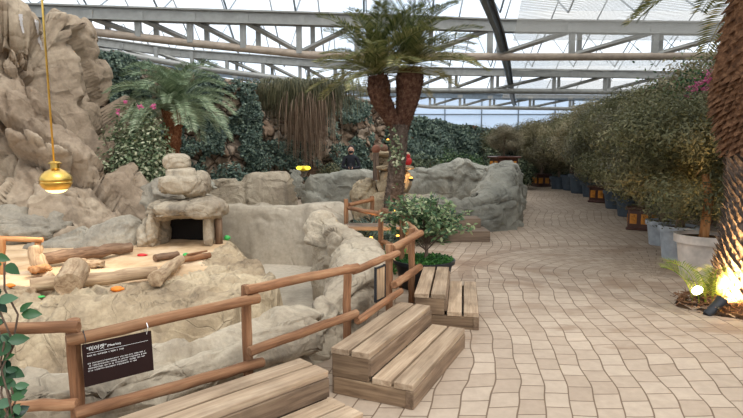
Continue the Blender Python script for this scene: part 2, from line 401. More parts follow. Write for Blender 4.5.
low2 = [(-50,22,20),(100,50,21.5),(205,69,23),(370,90,24),(500,91,24.3),(743,93,24.5),(900,93,24.5)]
up2 = [(-50,24-10,20),(100,41,21.5),(180,52,23),(300,61,23.6),(430,70,24),(743,75,24.5),(900,75,24.5)]
p2 = [120,156,192,227,263,300,335,372,410,450,492,554,605,660,715,770]
truss('second lattice truss, behind the cycad crowns and over the stone wall', low2, up2, p2, [(a,1,b,0) if b < 340 else (a,0,b,1) for a, b in zip(p2[:-1], p2[1:])], .12)
low3 = [(60,62,32),(230,82,32.5),(370,101,33.3),(430,107,33.6),(743,111,34),(900,111,34)]
up3 = [(60,52,32),(230,74,32.5),(370,92,33.3),(500,96,33.7),(743,99,34),(900,99,34)]
p3 = [100,150,200,235,262,290,318,345,372,400,430,460,490,530,570,610,650]
truss('farthest lattice truss, bluish, just above the distant ivy hedge', low3, up3, p3, [(a,1,b,0) if b < 350 else (a,0,b,1) for a, b in zip(p3[:-1], p3[1:])], .11, umat='steelblue')
# longitudinal valley gutter
g = thing('valley_gutter', 'dark grey steel gutter running lengthwise under the roof, edging the shade netting', 'gutter', (3.65, 15, 4.75))
gp = [P(470,-80,7.5), P(485,0,10.5), P(497,30,13.5), P(503,52,15.2), P(508,75,22), P(512,98,31), P(514,105,36)]
gp = [p-Vector(g.location) for p in gp]
MB().tube(gp, .1, 6).build('channel', M['steelblue'], g)
MB().tube([p+Vector((.14,0,-.02)) for p in gp], .035, 6).build('cable', M['black'], g)
# shade netting hung under the right-hand roof bays
def netmat():
    t = NT('shade_net'); p = t.pos(); wv = t.n.new('ShaderNodeTexWave'); wv.wave_type = 'BANDS'; wv.bands_direction = 'DIAGONAL'; wv.inputs['Scale'].default_value = 4; wv.inputs['Distortion'].default_value = 1.5; wv.inputs['Detail'].default_value = 2; wv.inputs['Detail Scale'].default_value = .6
    t.l.new(p, wv.inputs['Vector'])
    a = t.node('BsdfTransparent'); d = t.node('BsdfTranslucent', Color=lin((150,148,142))); d2 = t.node('BsdfDiffuse', Color=lin((160,158,150)))
    m1 = t.node('MixShader', Fac=.5); t.l.new(d.outputs[0], m1.inputs[1]); t.l.new(d2.outputs[0], m1.inputs[2])
    m2 = t.n.new('ShaderNodeMixShader'); t.l.new(t.math('ADD', .22, t.math('MULTIPLY', wv.outputs['Fac'], .62)), m2.inputs[0])
    t.l.new(a.outputs[0], m2.inputs[1]); t.l.new(m1.outputs[0], m2.inputs[2]); t.l.new(m2.outputs[0], t.out.inputs[0]); return t.m
M['net'] = netmat()
def net(lab, y0, y1, z, n=20, xr=15.5):
    V = []; Q = []; nx = 24
    for j in range(n+1):
        y = y0+(y1-y0)*j/n; k = y-15
        xg = 3.75+.22*k if k > -5 else 2.7
        for i in range(nx+1):
            x = xg+(xr-xg)*i/nx
            V.append((x, y, z-.22*math.sin(math.pi*j/n)*(.5+.5*math.sin(i*.8)**2)))
    for j in range(n):
        for i in range(nx): a = j*(nx+1)+i; Q.append((a, a+1, a+nx+2, a+nx+1))
    o = mesh_np('shade_net', V, Q, M['net']); return tag(o, lab, 'shade net', 'shade nets under the right side roof')
net('pale woven shade net above the near right side, before the nearest truss', 6, 14.8, 4.45)
net('pale woven shade net hanging just before the second truss on the right', 21, 24.0, 5.0)
net('grey-green shade net between the second and farthest trusses on the right', 25, 33.8, 4.7)

# ---------------------------------------------------------------- rock building
def rockd(p, s, seed, amp, fb=.35):
    q = p*s+Vector((seed*7.13, seed*3.7, seed*1.9))
    q = q+nvec(q*.6)*.45
    d, pts = noise.voronoi(q)
    c = pts[0]; h = noise.cell(c*13.7)
    rv = noise.cell_vector(c*9.1+Vector((3,5,7)))*2-Vector((1,1,1))
    tilt = (q-c).dot(rv)
    e = min(1.0, (d[1]-d[0])*7)
    q2 = q*2.3+Vector((1.7,0,9)); d2, p2_ = noise.voronoi(q2); t2 = (q2-p2_[0]).dot(noise.cell_vector(p2_[0]*5.3)*2-Vector((1,1,1))); e2 = min(1.0, (d2[1]-d2[0])*9)
    return amp*((h-.5)*.6+tilt*.9+(e-1)*.35+t2*.32+(e2-1)*.08)+amp*fb*.45*noise.fractal(p*s*3+Vector((seed,0,0)), .9, 2.1, 5)
def displace_obj(o, s, seed, amp, fb=.35, s2=None, amp2=0):
    me = o.data; me.update(); n = [v.normal.copy() for v in me.vertices]; L = Vector(o.location)
    for v, nn in zip(me.vertices, n):
        p = v.co+L; d = rockd(p, s, seed, amp, fb)
        if s2: d += rockd(p, s2, seed+3, amp2, .2)
        v.co = v.co+nn*d
    me.update()
    return o
def rock_sweep(name, pts, mat, res=.05, s=1.4, seed=1, amp=.1, s2=4.5, amp2=.03, parent=None, ex=.55, nprof=None, zb=-.42):
    """pts: (x, y, half width, top z). A solid ridge of rock following a line."""
    # resample
    sp = [0]
    for a, b in zip(pts[:-1], pts[1:]): sp.append(sp[-1]+math.hypot(b[0]-a[0], b[1]-a[1]))
    n = int(sp[-1]/res)+2; arr = np.array(pts, float); ss = np.linspace(0, sp[-1], n)
    def cr(col):
        y = np.interp(ss, sp, arr[:, col]); k = max(1, int(.25/res)); ker = np.ones(2*k+1)/(2*k+1)
        yp = np.concatenate([np.full(k, y[0]), y, np.full(k, y[-1])]); return np.convolve(yp, ker, 'valid')
    X, Y, W, Z = cr(0), cr(1), cr(2), cr(3)
    per = 2*(Z.max()-zb)+2*W.max(); m = nprof or int(per/res)
    V = []; x0, y0 = arr[:, 0].mean(), arr[:, 1].mean(); z0 = zb
    for i in range(n):
        j0, j1 = max(i-1, 0), min(i+1, n-1); tx, ty = X[j1]-X[j0], Y[j1]-Y[j0]; l = math.hypot(tx, ty) or 1; nx, ny = -ty/l, tx/l
        endk = min(1.0, min(i, n-1-i)*res/.35+.12); endk = math.sqrt(endk)
        for j in range(m+1):
            th = math.pi*j/m; c, sn = math.cos(th), math.sin(th)
            a = math.copysign(abs(c)**ex, c)*W[i]*endk; b = abs(sn)**ex*(Z[i]-zb)*(.6+.4*endk)
            V.append((X[i]+nx*a-x0, Y[i]+ny*a-y0, b))
    Q = [(i*(m+1)+j, i*(m+1)+j+1, (i+1)*(m+1)+j+1, (i+1)*(m+1)+j) for i in range(n-1) for j in range(m)]
    o = mesh_np(name, V, Q, mat, parent, (x0, y0, z0))
    return displace_obj(o, s, seed, amp, .35, s2, amp2)
def rock_blob(name, c, r, mat, seed=1, s=1.6, amp=.12, sub=5, s2=5, amp2=.03, parent=None, sq=1.0, rz=0, fb=.3):
    bm = bmesh.new(); bmesh.ops.create_icosphere(bm, subdivisions=sub, radius=1)
    for v in bm.verts:
        p = v.co
        if sq != 1: p = Vector([math.copysign(abs(k)**sq, k) for k in p])
        p = Vector((p.x*r[0], p.y*r[1], p.z*r[2]+r[2])); p.rotate(Matrix.Rotation(rz, 3, 'Z')); v.co = p
    me = bpy.data.meshes.new(name); bm.to_mesh(me); bm.free(); me.polygons.foreach_set('use_smooth', np.ones(len(me.polygons), dtype=bool)); me.materials.append(mat)
    o = link(name, me, parent, c)
    me.update(); n = [v.normal.copy() for v in me.vertices]; W = Vector(c)+(Vector(parent.location) if parent else Vector())
    for v, nn in zip(me.vertices, n):
        p = v.co+W; v.co = v.co+nn*(rockd(p, s, seed, amp, fb)+rockd(p, s2, seed+2, amp2, .2))
    me.update(); return o

# outer rock curb along the fence
cw = [.3,.3,.3,.3,.29,.28,.28,.3,.32,.26]; cz = [.44,.44,.44,.46,.47,.5,.56,.64,.80,.84]
o = rock_sweep('rock_curb', [(x, y, a, b) for (x, y), a, b in zip(curb, cw, cz)], M['tan'], .028, .95, 6, .14, 2.8, .026, ex=.5)
tag(o, 'long boulder-like rock curb right behind the log fence', 'rock wall')
# meerkat island
def island():
    out = [(-8,4.6),(-5,4.75),(-3.5,4.85),(-2.2,4.95),(-1.3,5.1),(-1.02,5.7),(-1.12,6.4),(-1.35,7.0),(-1.75,7.6),(-2.0,8.3),(-2.1,9.0),(-8,9.2)]
    from mathutils import geometry
    xs = np.arange(-7.9, -.7, .035); ys = np.arange(4.3, 9.4, .04); V = []; nx = len(xs)
    seg = [(Vector(out[i]), Vector(out[(i+1) % len(out)])) for i in range(len(out))]
    for y in ys:
        for x in xs:
            p = Vector((x, y)); w = noise.noise(Vector((x*1.3, y*1.3, 2)))*.14; dm = 9
            for a, b in seg[1:10]:
                ab = b-a; t = max(0, min(1, (p-a).dot(ab)/ab.dot(ab))); dm = min(dm, (p-a-ab*t).length)
            c = False
            for a, b in seg:
                if (a.y > y) != (b.y > y) and x < (b.x-a.x)*(y-a.y)/(b.y-a.y)+a.x: c = not c
            d = (dm if c else -dm)+w
            wk = .5 if x < -1.9 else .2
            k = max(0, min(1, (d+wk*.5)/wk)); k = k*k*(3-2*k)
            front = max(0, min(1, (6.05+.12*math.sin(x*2.3)-y)/.5)); side = max(0, min(1, (x+2.35-.1*math.sin(y*3))/.3))
            rim = max(front, side)
            P3 = Vector((x, y, 0))
            rk = rockd(P3+Vector((0,0,5)), 1.6, 4, .12, .4)+rockd(P3, 5, 8, .06, .2)
            if y > 8 and x < -3: rim *= .3
            wq = nvec(Vector((x*.9, y*.9, 3)))*.5; dirn = (x+wq.x)*.42+(y+wq.y)*-.9
            tv = dirn*3.2+1.3*noise.noise(Vector((x*1.7+4, y*2.6, 0)))+.6*noise.noise(Vector((x*5, y*5, 8))); fr = tv-math.floor(tv); ter = fr*.9 if fr < .86 else (1-fr)/.14*.77
            z = -.42+k*(.55)+k*rim*(.035+rk*.45+.11*(ter-.4))+(1-rim)*k*.02*noise.fractal(P3*3, 1, 2, 3)
            V.append((x+4.5, y-7, z+.42))
    ny = len(ys); Q = [(j*nx+i, j*nx+i+1, (j+1)*nx+i+1, (j+1)*nx+i) for j in range(ny-1) for i in range(nx-1)]
    t = NT('sandy_island'); p = t.pos(); s = t.node('SeparateXYZ'); t.l.new(p, s.inputs[0])
    o = mesh_np('sandy_island', V, Q, M['sandrock'], None, (-4.5, 7, -.42))
    # sand lies on the flat middle
    o.data.materials.append(M['sand']); me = o.data; mi = np.zeros(len(me.polygons), dtype=np.int32)
    for i, pl in enumerate(me.polygons):
        c = pl.center; x, y, z = c.x-4.5, c.y+7, c.z-.42
        if .06 < z < .19 and pl.normal.z > .94 and y > 5.95+.12*math.sin(x*2.3) and x < -2.2+.1*math.sin(y*3): mi[i] = 1
    me.polygons.foreach_set('material_index', mi); return o
isl = tag(island(), 'raised sandy enclosure floor with a cracked flat-stone rim, in front of the cave boulder', 'enclosure island')

# plaster pit wall with a cap, then rock wall behind it
o = rock_sweep('pit_wall', [(-3.4,9.9,.25,.62),(-2.6,9.75,.26,.66),(-1.6,9.6,.25,.68),(-.9,9.4,.25,.70),(-.3,9.2,.25,.72)], M['pit'], .05, .9, 7, .05, 3, .012, ex=.3)
tag(o, 'smooth beige plaster pit wall between the cave boulder and the log fence', 'wall')
o = rock_sweep('rock_wall', [(-5.6,12.6,.4,.95),(-4.2,12.7,.4,.90),(-3.2,12.8,.4,1.0),(-2.3,12.9,.45,1.13),(-1.7,13,.4,1.14)], M['tan'], .05, .8, 9, .08, 2.4, .02)
tag(o, 'low tan rock wall behind the cave boulder, left of the yellow light', 'rock wall')
o = rock_sweep('rock_wall', [(-1.75,13.1,.4,1.08),(-1.0,13.1,.4,1.08),(-.4,13.2,.45,1.2),(.5,13.4,.4,1.12)], M['grey'], .05, .8, 11, .08, 2.4, .02)
tag(o, 'low grey rock wall in front of the person in black', 'rock wall')
# big grey basin on the path side
o = rock_sweep('rock_basin', [(.3,12.6,.35,.7),(1.1,11.7,.4,.68),(1.9,11.0,.45,.72),(2.35,11.0,.5,.8),(2.75,12.0,.55,1.05),(3.15,13.2,.5,1.25),(3.7,15.0,.5,1.35),(4.1,16.6,.45,1.3),(3.7,17.8,.5,1.15),(3.0,18.1,.6,1.45),(2.3,18.0,.5,1.1),(1.2,17.9,.4,1.05),(.6,17.7,.4,.95)], M['grey'], .06, .62, 5, .17, 1.7, .075, ex=.6, zb=-.1)
tag(o, 'large grey artificial rock basin beside the paved path', 'rock basin')

# cliff
def cliff():
    prof = [(-.42,-3.5,2.6),(.4,-3.65,2.4),(.8,-3.9,2.3),(1.6,-4.6,2.0),(2.05,-5.05,1.85),(2.6,-5.5,1.7),(2.96,-5.65,1.6),(3.6,-5.8,1.5),(4.02,-5.9,1.35),(4.22,-6.2,1.1),(4.27,-6.6,.7),(4.3,-7.6,.1)]
    nz, nt = 130, 320; V = []; zs = np.linspace(0, 1, nz)
    pz = [p[0] for p in prof]; acc = np.linspace(0, 1, len(prof))
    # arc-length param
    L = [0]
    for a, b in zip(prof[:-1], prof[1:]): L.append(L[-1]+math.dist(a, b))
    L = np.array(L)/L[-1]
    for t in zs:
        z = np.interp(t, L, pz); xr = np.interp(t, L, [p[1] for p in prof]); ry = np.interp(t, L, [p[2] for p in prof])
        xl = -11.5; cx = (xr+xl)/2; rx = (xr-xl)/2; cy = 10.9
        if z > 3.9: cx = -8.2+(xr+7.6)*.5; rx = xr-cx
        for k in range(nt):
            # dense sampling on the side that faces the enclosure
            th = -math.pi*1.05+math.pi*1.35*k/(nt-1)
            c, s = math.cos(th), math.sin(th)
            V.append((cx+rx*math.copysign(abs(c)**.6, c)+7, cy+ry*math.copysign(abs(s)**.6, s)-10.9, z+.42))
    Q = [(j*nt+i, j*nt+i+1, (j+1)*nt+i+1, (j+1)*nt+i) for j in range(nz-1) for i in range(nt-1)]
    o = mesh_np('rock_cliff', V, Q, M['cliff'], None, (-7, 10.9, -.42))
    displace_obj(o, .52, 23, .66, .22, 1.5, .15)
    return o
cl = cliff(); tag(cl, 'tall tan artificial rock cliff filling the left side', 'rock cliff')
# white lime streaks running down the cliff
from mathutils.bvhtree import BVHTree
dg = bpy.context.evaluated_depsgraph_get()
def bvh(o):
    Mx = Matrix.Translation(o.location); me = o.data
    return BVHTree.FromPolygons([Mx @ v.co for v in me.vertices], [tuple(p.vertices) for p in me.polygons])
cb = bvh(cl)
M['lime'] = plain('white_lime_streak', (212,206,204), .8, 0, .1)
def streak(pix, wpx):
    V = []; Q = []; k = 0; Z0 = Vector(cl.location); rg = random.Random(int(pix[0][0]))
    n = 26; row = []
    for i in range(n):
        t = i/(n-1)*(len(pix)-1); a = int(min(t, len(pix)-2)); f = t-a
        u = pix[a][0]*(1-f)+pix[a+1][0]*f; v = pix[a][1]*(1-f)+pix[a+1][1]*f; ww = wpx*(1-.5*i/n)*(.6+.7*rg.random())
        pts = []
        for du in (-ww/2, -ww/6, ww/6, ww/2):
            d = ray(u+du, v).normalized(); h = cb.ray_cast(Vector((0,0,CAMZ)), d)
            if h[0] is None: pts = None; break
            pts.append(h[0]+h[1]*.012*(1 if h[1].dot(d) < 0 else -1)-Z0)
        if pts: row.append(pts)
    for r in row: V += r
    for i in range(len(row)-1):
        for j in range(3): a = i*4+j; Q.append((a, a+1, a+5, a+4))
    if Q: mesh_np('lime_streak', V, Q, M['lime'], cl)
streak([(20,14),(21,24),(23,33)], 3.5); streak([(36,20),(38,34),(41,46),(43,50)], 3.2)

# boulders around the island
def br(lab, c, r, mat, seed, **k): return tag(rock_blob('boulder', c, r, M[mat], seed, **k), lab, 'boulder', k.pop('group', None))
tag(rock_sweep('boulder', [(-5.5,8.2,.3,.12),(-4.7,8.4,.42,.3),(-4.0,8.6,.48,.55),(-3.55,8.8,.4,.62)], M['tangrey'], .035, .9, 21, .12, 2.6, .03, ex=.8), 'sloping grey boulder ridge between the long logs and the cliff', 'boulder')
br('rounded grey boulder at the cliff foot, left of the cave boulder', (-3.75,10.0,-.1), (.75,.6,.62), 'tangrey', 24, s=1.2, amp=.14)
br('low broad grey boulder behind the small orange rail fence', (-6.0,9.0,-.1), (1.1,.6,.45), 'tangrey', 26, s=1.2, amp=.16)
br('tan boulder at the near end of the pit wall, below the rail fence corner', (-.55,8.2,-.35), (.25,.35,.5), 'tan', 28, s=1.5, amp=.12)
# cave: slab roof on pillars, stacked boulders
cv = thing('cave_shelter', 'stacked-boulder shelter with a dark square opening on the sand', 'cave shelter', (-2.82, 8.6, .16))
def cvb(nm, u, v, y, r, mat='tan', seed=1, **k):
    p = P(u, v, y)-Vector(cv.location); p.z -= r[2]; return rock_blob(nm, p, r, M[mat], seed, parent=cv, **k)
cvb('roof_slab', 189, 209, 8.6, (.60,.50,.20), 'tan', 31, sub=5, s=1.4, amp=.07, s2=4, amp2=.018, sq=.7)
cvb('boulder', 184, 184, 8.6, (.43,.38,.25), 'tan', 33, sub=5, s=1.2, amp=.06, s2=3.5, amp2=.018, sq=.75)
cvb('top_boulder', 177, 162, 8.6, (.22,.22,.155), 'tan', 35, sub=5, s=1.5, amp=.03, s2=4, amp2=.012, sq=.75)
cvb('small_boulder', 209, 186, 8.8, (.1,.1,.12), 'grey', 36, sub=4, s=2, amp=.04)
cvb('left_wall', 158, 228, 8.6, (.13,.42,.38), 'tan', 37, sub=5, s=1.6, amp=.035, amp2=.012, sq=.7)
cvb('pillar', 209, 229, 8.45, (.075,.14,.34), 'tan', 38, sub=4, s=2, amp=.015, amp2=.008, sq=.6)
cvb('foot_rock', 148, 236, 8.5, (.17,.3,.28), 'tan', 40, sub=4, s=2, amp=.04, amp2=.01)
cvb('back_wall', 186, 228, 9.05, (.5,.1,.45), 'tan', 39, sub=4, s=2, amp=.03, sq=.5)
MB().tube([P(219,246,8.5)-Vector(cv.location), P(219,228,8.5)-Vector(cv.location), P(218,212,8.5)-Vector(cv.location)], [.06,.055,.06], 10, rough=.12).build('side_post', M['bark'], cv, smooth=True)
MB().box(P(187,232,8.97)-Vector(cv.location), (.56,.04,.5)).build('cave_shade_sheet', M['dark'], cv)  # near-black sheet that paints the shade inside the opening

# long stone retaining wall receding to the back
wall_pts = [(-60,11.2,10),(60,12,28),(95,12.6,42),(150,14,58),(230,16.2,76),(300,18,86),(370,20.5,97),(410,22.5,112)]
def retaining(pts, mat, name, depth=.8, amp=.35, res=.09):
    Pp = [P(u, v, y) for u, y, v in pts]; L = [0]
    for a, b in zip(Pp[:-1], Pp[1:]): L.append(L[-1]+(b-a).xy.length)
    n = int(L[-1]/res); m = int(5.2/res); V = []
    o0 = Vector((Pp[3].x, Pp[3].y, -.42))
    back = []
    for i in range(n+1):
        s = L[-1]*i/n; x = np.interp(s, L, [p.x for p in Pp]); y = np.interp(s, L, [p.y for p in Pp]); z = np.interp(s, L, [p.z for p in Pp])
        z += .12*noise.fractal(Vector((s*1.5, 0, 3)), 1, 2, 3)
        for j in range(m+1):
            t = j/m; q = Vector((x, y, -.42+(z+.42)*min(1, t/.92)))
            off = .45*(min(1, t/.92)); 
            if t > .92: off += depth*(t-.92)/.08
            q += Vector((-off*.6, off*.8, 0))
            w = q*1.0+nvec(q*1.4)*.25; d, c = noise.voronoi(w*2.3)
            e = min(1, (d[1]-d[0])*3); dd = amp*(e*.45+noise.cell(c[0]*7.7)*.35)+.4*noise.fractal(q*.5, 1, 2, 3)
            if t <= .93: q += Vector((.55, -.83, 0))*dd
            V.append(q-o0)
    Q = [((i+1)*(m+1)+j, (i+1)*(m+1)+j+1, i*(m+1)+j+1, i*(m+1)+j) for i in range(n) for j in range(m)]
    return mesh_np(name, V, Q, mat, None, o0)
rwall = retaining(wall_pts, M['stone'], 'stone_retaining_wall'); tag(rwall, 'tall rubble stone retaining wall behind the enclosure, partly covered in ivy', 'stone wall')
# ---------------------------------------------------------------- leaves
def leaves(pos, nrm, ln, wd, rg, rnd=None, jit=.6, droop=0, tip=None):
    """diamond leaves with a bent midrib; returns V, Q, rnd"""
    pos = np.asarray(pos, float); n = len(pos); nrm = np.asarray(nrm, float)
    nn = nrm+rg.normal(0, jit, (n, 3)); nn /= np.linalg.norm(nn, axis=1)[:, None]+1e-9
    t = rg.normal(0, 1, (n, 3)) if tip is None else np.asarray(tip, float)+rg.normal(0, .35, (n, 3))
    t[:, 2] -= droop
    t -= (t*nn).sum(1)[:, None]*nn; t /= np.linalg.norm(t, axis=1)[:, None]+1e-9
    b = np.cross(nn, t); l = (ln*rg.uniform(.7, 1.3, n))[:, None]; w_ = (wd*rg.uniform(.7, 1.3, n))[:, None]/2
    base = pos; mid = pos+t*l*.45+nn*l*.04
    V = np.stack([base, mid+b*w_, pos+t*l-nn*l*.06, mid-b*w_], 1).reshape(-1, 3)
    Q = np.arange(4*n).reshape(n, 4)
    return V, Q, (rg.uniform(0, 1, n) if rnd is None else rnd)
def leaf_obj(name, pos, nrm, ln, wd, mat, seed=0, parent=None, loc=(0,0,0), **k):
    rg = np.random.default_rng(seed); V, Q, r = leaves(pos, nrm, ln, wd, rg, **k)
    return mesh_np(name, V, Q, mat, parent, loc, smooth=False, rnd=r)
M['ivy'] = leaf_mat('ivy_leaf', [(44,60,54), (70,88,78), (98,114,100), (132,146,124)], .2)
M['hedge'] = leaf_mat('hedge_leaf', [(44,54,42), (72,84,64), (98,108,80), (126,130,98)], .2)
M['dry'] = leaf_mat('dry_olive_leaf', [(72,66,48), (114,108,78), (150,140,106), (184,170,138)], .25)
M['olive'] = leaf_mat('olive_leaf', [(54,58,40), (88,90,62), (122,120,86), (158,148,112)], .25)
M['green'] = M['green']
M['deep'] = leaf_mat('deep_green_leaf', [(30,50,36), (50,78,48), (76,102,60), (108,124,80)], .25)
M['varieg'] = leaf_mat('variegated_leaf', [(64,84,58), (104,122,88), (150,158,124), (206,204,172)], .25)
M['shrubleaf'] = leaf_mat('shrub_leaf', [(44,70,48), (74,102,64), (112,134,88), (178,182,140)], .3)
M['glossleaf'] = leaf_mat('glossy_leaf', [(22,46,34), (36,70,44), (58,98,54), (90,124,96)], .25, .3)
M['moss'] = leaf_mat('low_green_cover', [(40,84,40), (64,116,52), (92,140,66)], .3)
M['frond'] = leaf_mat('cycad_leaf', [(50,60,32), (84,92,50), (124,124,76), (172,162,116)], .25, .45)
M['frondgrey'] = leaf_mat('grey_green_cycad_leaf', [(74,94,68), (112,130,98), (150,164,130), (180,188,158)], .25, .45)
M['pinkf'] = leaf_mat('pink_petal', [(196,72,130), (222,110,160), (236,150,186)], .35)
M['drygrass'] = leaf_mat('dry_hanging_grass', [(96,76,60), (134,110,90), (166,144,120)], .2)
M['greengrass'] = leaf_mat('dark_hanging_grass', [(62,64,46), (92,92,66), (124,116,86)], .2)
M['litfern'] = leaf_mat('spotlit_fern_leaf', [(92,130,40), (140,160,56), (176,184,84)], .4)  # spotlight brightness painted into the basal frond colour

# ivy on the retaining wall (growing from its surface)
wb = bvh(rwall)
def ivy_patch(lab, reg, n, seed, size, mat='ivy', off=.08, tgt=None, cat='ivy', nm='ivy_curtain', group='ivy on the stone wall', mask=.0):
    """reg: function (u, v)->bool inside a pixel box used to find wall points"""
    rg = np.random.default_rng(seed); pos = []; nr = []; (u0, u1, v0, v1), f = reg; tries = 0
    while len(pos) < n and tries < n*6:
        tries += 1; u, v = rg.uniform(u0, u1), rg.uniform(v0, v1)
        d = ray(u, v); h = (tgt or wb).ray_cast(Vector((0,0,CAMZ)), d.normalized())
        if h[0] is None or not f(u, v): continue
        p = h[0]
        if noise.fractal(p*1.1+Vector((seed, 0, 0)), 1, 2, 3) < mask: continue
        bul = .25*(noise.noise(p*1.2+Vector((0, seed, 0)))+.4)
        q = p-d.normalized()*(off*rg.uniform(.2, 1.8)+max(0, bul)); pos.append(q); nr.append((-d.x*.5, -.8, .45))
    if not pos: print('EMPTY', lab); return
    pos = np.array(pos); c = pos.mean(0); c[2] = pos[:, 2].min()
    o = leaf_obj(nm, pos-c, nr, size, size*.8, M[mat], seed, None, tuple(c), droop=.9)
    return tag(o, lab, cat, group)
ivy_patch('dark blue-green ivy curtain on the stone wall right of the big crowned cycad', ((196,262,70,200), lambda u, v: True), 9000, 41, .085, mask=-.12)
ivy_patch('ivy hanging beside the cliff top, left of the big crowned cycad', ((92,150,36,150), lambda u, v: u > 94+(v-36)*.25), 7500, 42, .075, mask=-.1)
ivy_patch('ivy behind the trunk of the big crowned cycad', ((140,205,80,205), lambda u, v: True), 7500, 43, .08, mask=-.3)
ivy_patch('sparse ivy low on the stone wall above the yellow light', ((250,345,110,180), lambda u, v: v > 140 or u > 325 or u < 262), 3500, 44, .09, mask=.02)
ivy_patch('ivy on the far end of the stone wall, just left of the double cycad trunk', ((340,420,96,180), lambda u, v: True), 5000, 45, .1, mask=.02)

# leaf covered bank beyond the basin
def bank(pts, name):
    Pp = [P(u, v, y) for u, y, v in pts]; o0 = Vector((Pp[0].x, Pp[0].y, 0)); V = []; n = 90; m = 26
    for i in range(n+1):
        t = i/n*(len(Pp)-1); a = min(int(t), len(Pp)-2); f = t-a; p = Pp[a].lerp(Pp[a+1], f); h = p.z+.15*noise.noise(Vector((i*.2, 0, 0)))
        for j in range(m+1):
            s = j/m; q = Vector((p.x, p.y-.9*(1-s**2)+1.2*max(0, s-.85)/.15, h*min(1, s/.85)))
            q.y -= .5*noise.fractal(q*.8, 1, 2, 3); V.append(q-o0)
    Q = [(i*(m+1)+j, (i+1)*(m+1)+j, (i+1)*(m+1)+j+1, i*(m+1)+j+1) for i in range(n) for j in range(m)]
    return mesh_np(name, V, Q, M['soil'], None, o0)
bk = bank([(392,22.5,110),(440,25,121),(500,27.5,130),(560,29,130),(640,30.5,122),(720,31,122)], 'earth_bank'); tag(bk, 'earth bank under the ivy far behind the rock basin', 'earth bank')
bb = bvh(bk)
ivy_patch('blue-green ivy covering the far bank behind the rock basin', ((385,560,100,178), lambda u, v: True), 15000, 51, .13, tgt=bb, mask=-.6, nm='ivy_cover', group='planting on the far bank')
ivy_patch('dark ivy covering the far bank at the end of the paved path', ((555,720,120,190), lambda u, v: True), 8000, 52, .15, 'hedge', tgt=bb, mask=-.6, nm='ivy_cover', group='planting on the far bank')
def bush(lab, c, r, n, mat, seed, ln=.1, wd=.06, group=None, nm='bush', cat='bush', stems=4):
    t = thing(nm, lab, cat, c, 0, group); rg = np.random.default_rng(seed); pos = []; nr = []
    k = 14; cs = rg.normal(0, 1, (k, 3)); cs /= np.linalg.norm(cs, axis=1)[:, None]; cs[:, 2] = abs(cs[:, 2]); cs *= rg.uniform(.3, .72, k)[:, None]
    per = n//k
    for q in cs:
        d = rg.normal(0, 1, (per, 3)); d /= np.linalg.norm(d, axis=1)[:, None]; rr = rg.uniform(.55, 1, per)[:, None]*.42
        pos.append((q+d*rr)*np.array(r)); nr.append(d)
    pos = np.concatenate(pos); pos[:, 2] += r[2]*.35; nr = np.concatenate(nr); ok = pos[:, 2] > .02; pos, nr = pos[ok], nr[ok]
    leaf_obj('foliage', pos, nr+np.array([0,0,.5]), ln, wd, M[mat], seed, t)
    rr = random.Random(seed)
    for i in range(stems):
        a = rr.uniform(0, 6.28); e = Vector((math.cos(a)*r[0]*.5, math.sin(a)*r[1]*.5, r[2]*.9))
        MB().tube([(0,0,0), e*.4+Vector((0,0,.1*r[2])), e], [.03,.022,.01], 6).build('stem', M['trunk'], t)
    return t
for i, (u, y, r, h, mt, lab) in enumerate([(425,21,1.0,1.25,'hedge','dark bush behind the basin just right of the double cycad trunk'),(458,22,1.1,1.3,'deep','second dark bush behind the basin from the cycad trunk'),
     (490,23,1.2,1.35,'hedge','dark bush behind the highest basin rock'),(520,22.5,.9,1.15,'hedge','dark bush behind the right end of the basin, by the path')]):
    bush(lab, (P(u,150,y).x, y, 0), (r, .8, h), 3000, mt, 60+i, .12, .07, 'bushes behind the rock basin')
# shrub with pale leaves, under the big crowned cycad
c0 = P(132,165,10.9); s_ = bush('pale-leaved leafy shrub with a few pink flowers right of the cliff', (c0.x, 10.9, .0), (1.15,.75,2.1), 13000, 'varieg', 71, .075, .05)
rg_ = np.random.default_rng(5)
for u, v in ((125,102),(139,106),(154,107),(118,112)):
    p = P(u, v, 10.25)-Vector(s_.location); k = 14; leaf_obj('flower', np.tile(np.array(p), (k, 1))+rg_.normal(0, .015, (k, 3)), rg_.normal(0, 1, (k, 3)), .06, .045, M['pinkf'], 5, s_)
bush('dark green shrub filling the gap between the cliff foot and the cave boulder', (P(150,180,11.6).x, 11.6, 0), (.9,.6,1.1), 5000, 'deep', 72, .08, .05)
bush('dark low shrub at the foot of the ivy, right of the cave boulder', (P(222,165,13.9).x, 13.9, 0), (1.3,.5,1.0), 5000, 'ivy', 73, .09, .06)
bush('olive shrub at the wall foot left of the person in black', (P(328,165,16.8).x, 16.8, 0), (.6,.4,.95), 2500, 'olive', 74, .08, .05)

# hanging grass on the wall
def hang(lab, u, v, y, wpx, lpx, mat, n, seed):
    p = P(u, v, y); sc_ = y/550; rg = np.random.default_rng(seed); V = []; Q = []; rn = []
    for i in range(n):
        x = rg.normal(0, .42)*wpx/2*sc_; L = lpx*sc_*rg.uniform(.45, 1)*(1-.35*abs(x)/(wpx/2*sc_)); z = rg.uniform(-.1, .22); yy = rg.uniform(-.35, .1); w_ = .012+.01*rg.random()
        out = rg.uniform(.05, .35)*np.sign(x+rg.normal(0, .2)); b = len(V); m = 6
        for j in range(m):
            t = j/(m-1); V.append((x+out*t*(1-t*.4), yy-.35*math.sin(t*2), z+.25*math.sin(t*3)*(1-t)-L*t*t)); V.append((V[-1][0]+w_*(1-t*.7), V[-1][1]+.01, V[-1][2]))
        for j in range(m-1): Q.append((b+2*j, b+2*j+1, b+2*j+3, b+2*j+2)); rn.append(rg.random())
    return tag(mesh_np('hanging_grass', V, Q, M[mat], None, p, smooth=False, rnd=rn), lab, 'hanging grass')
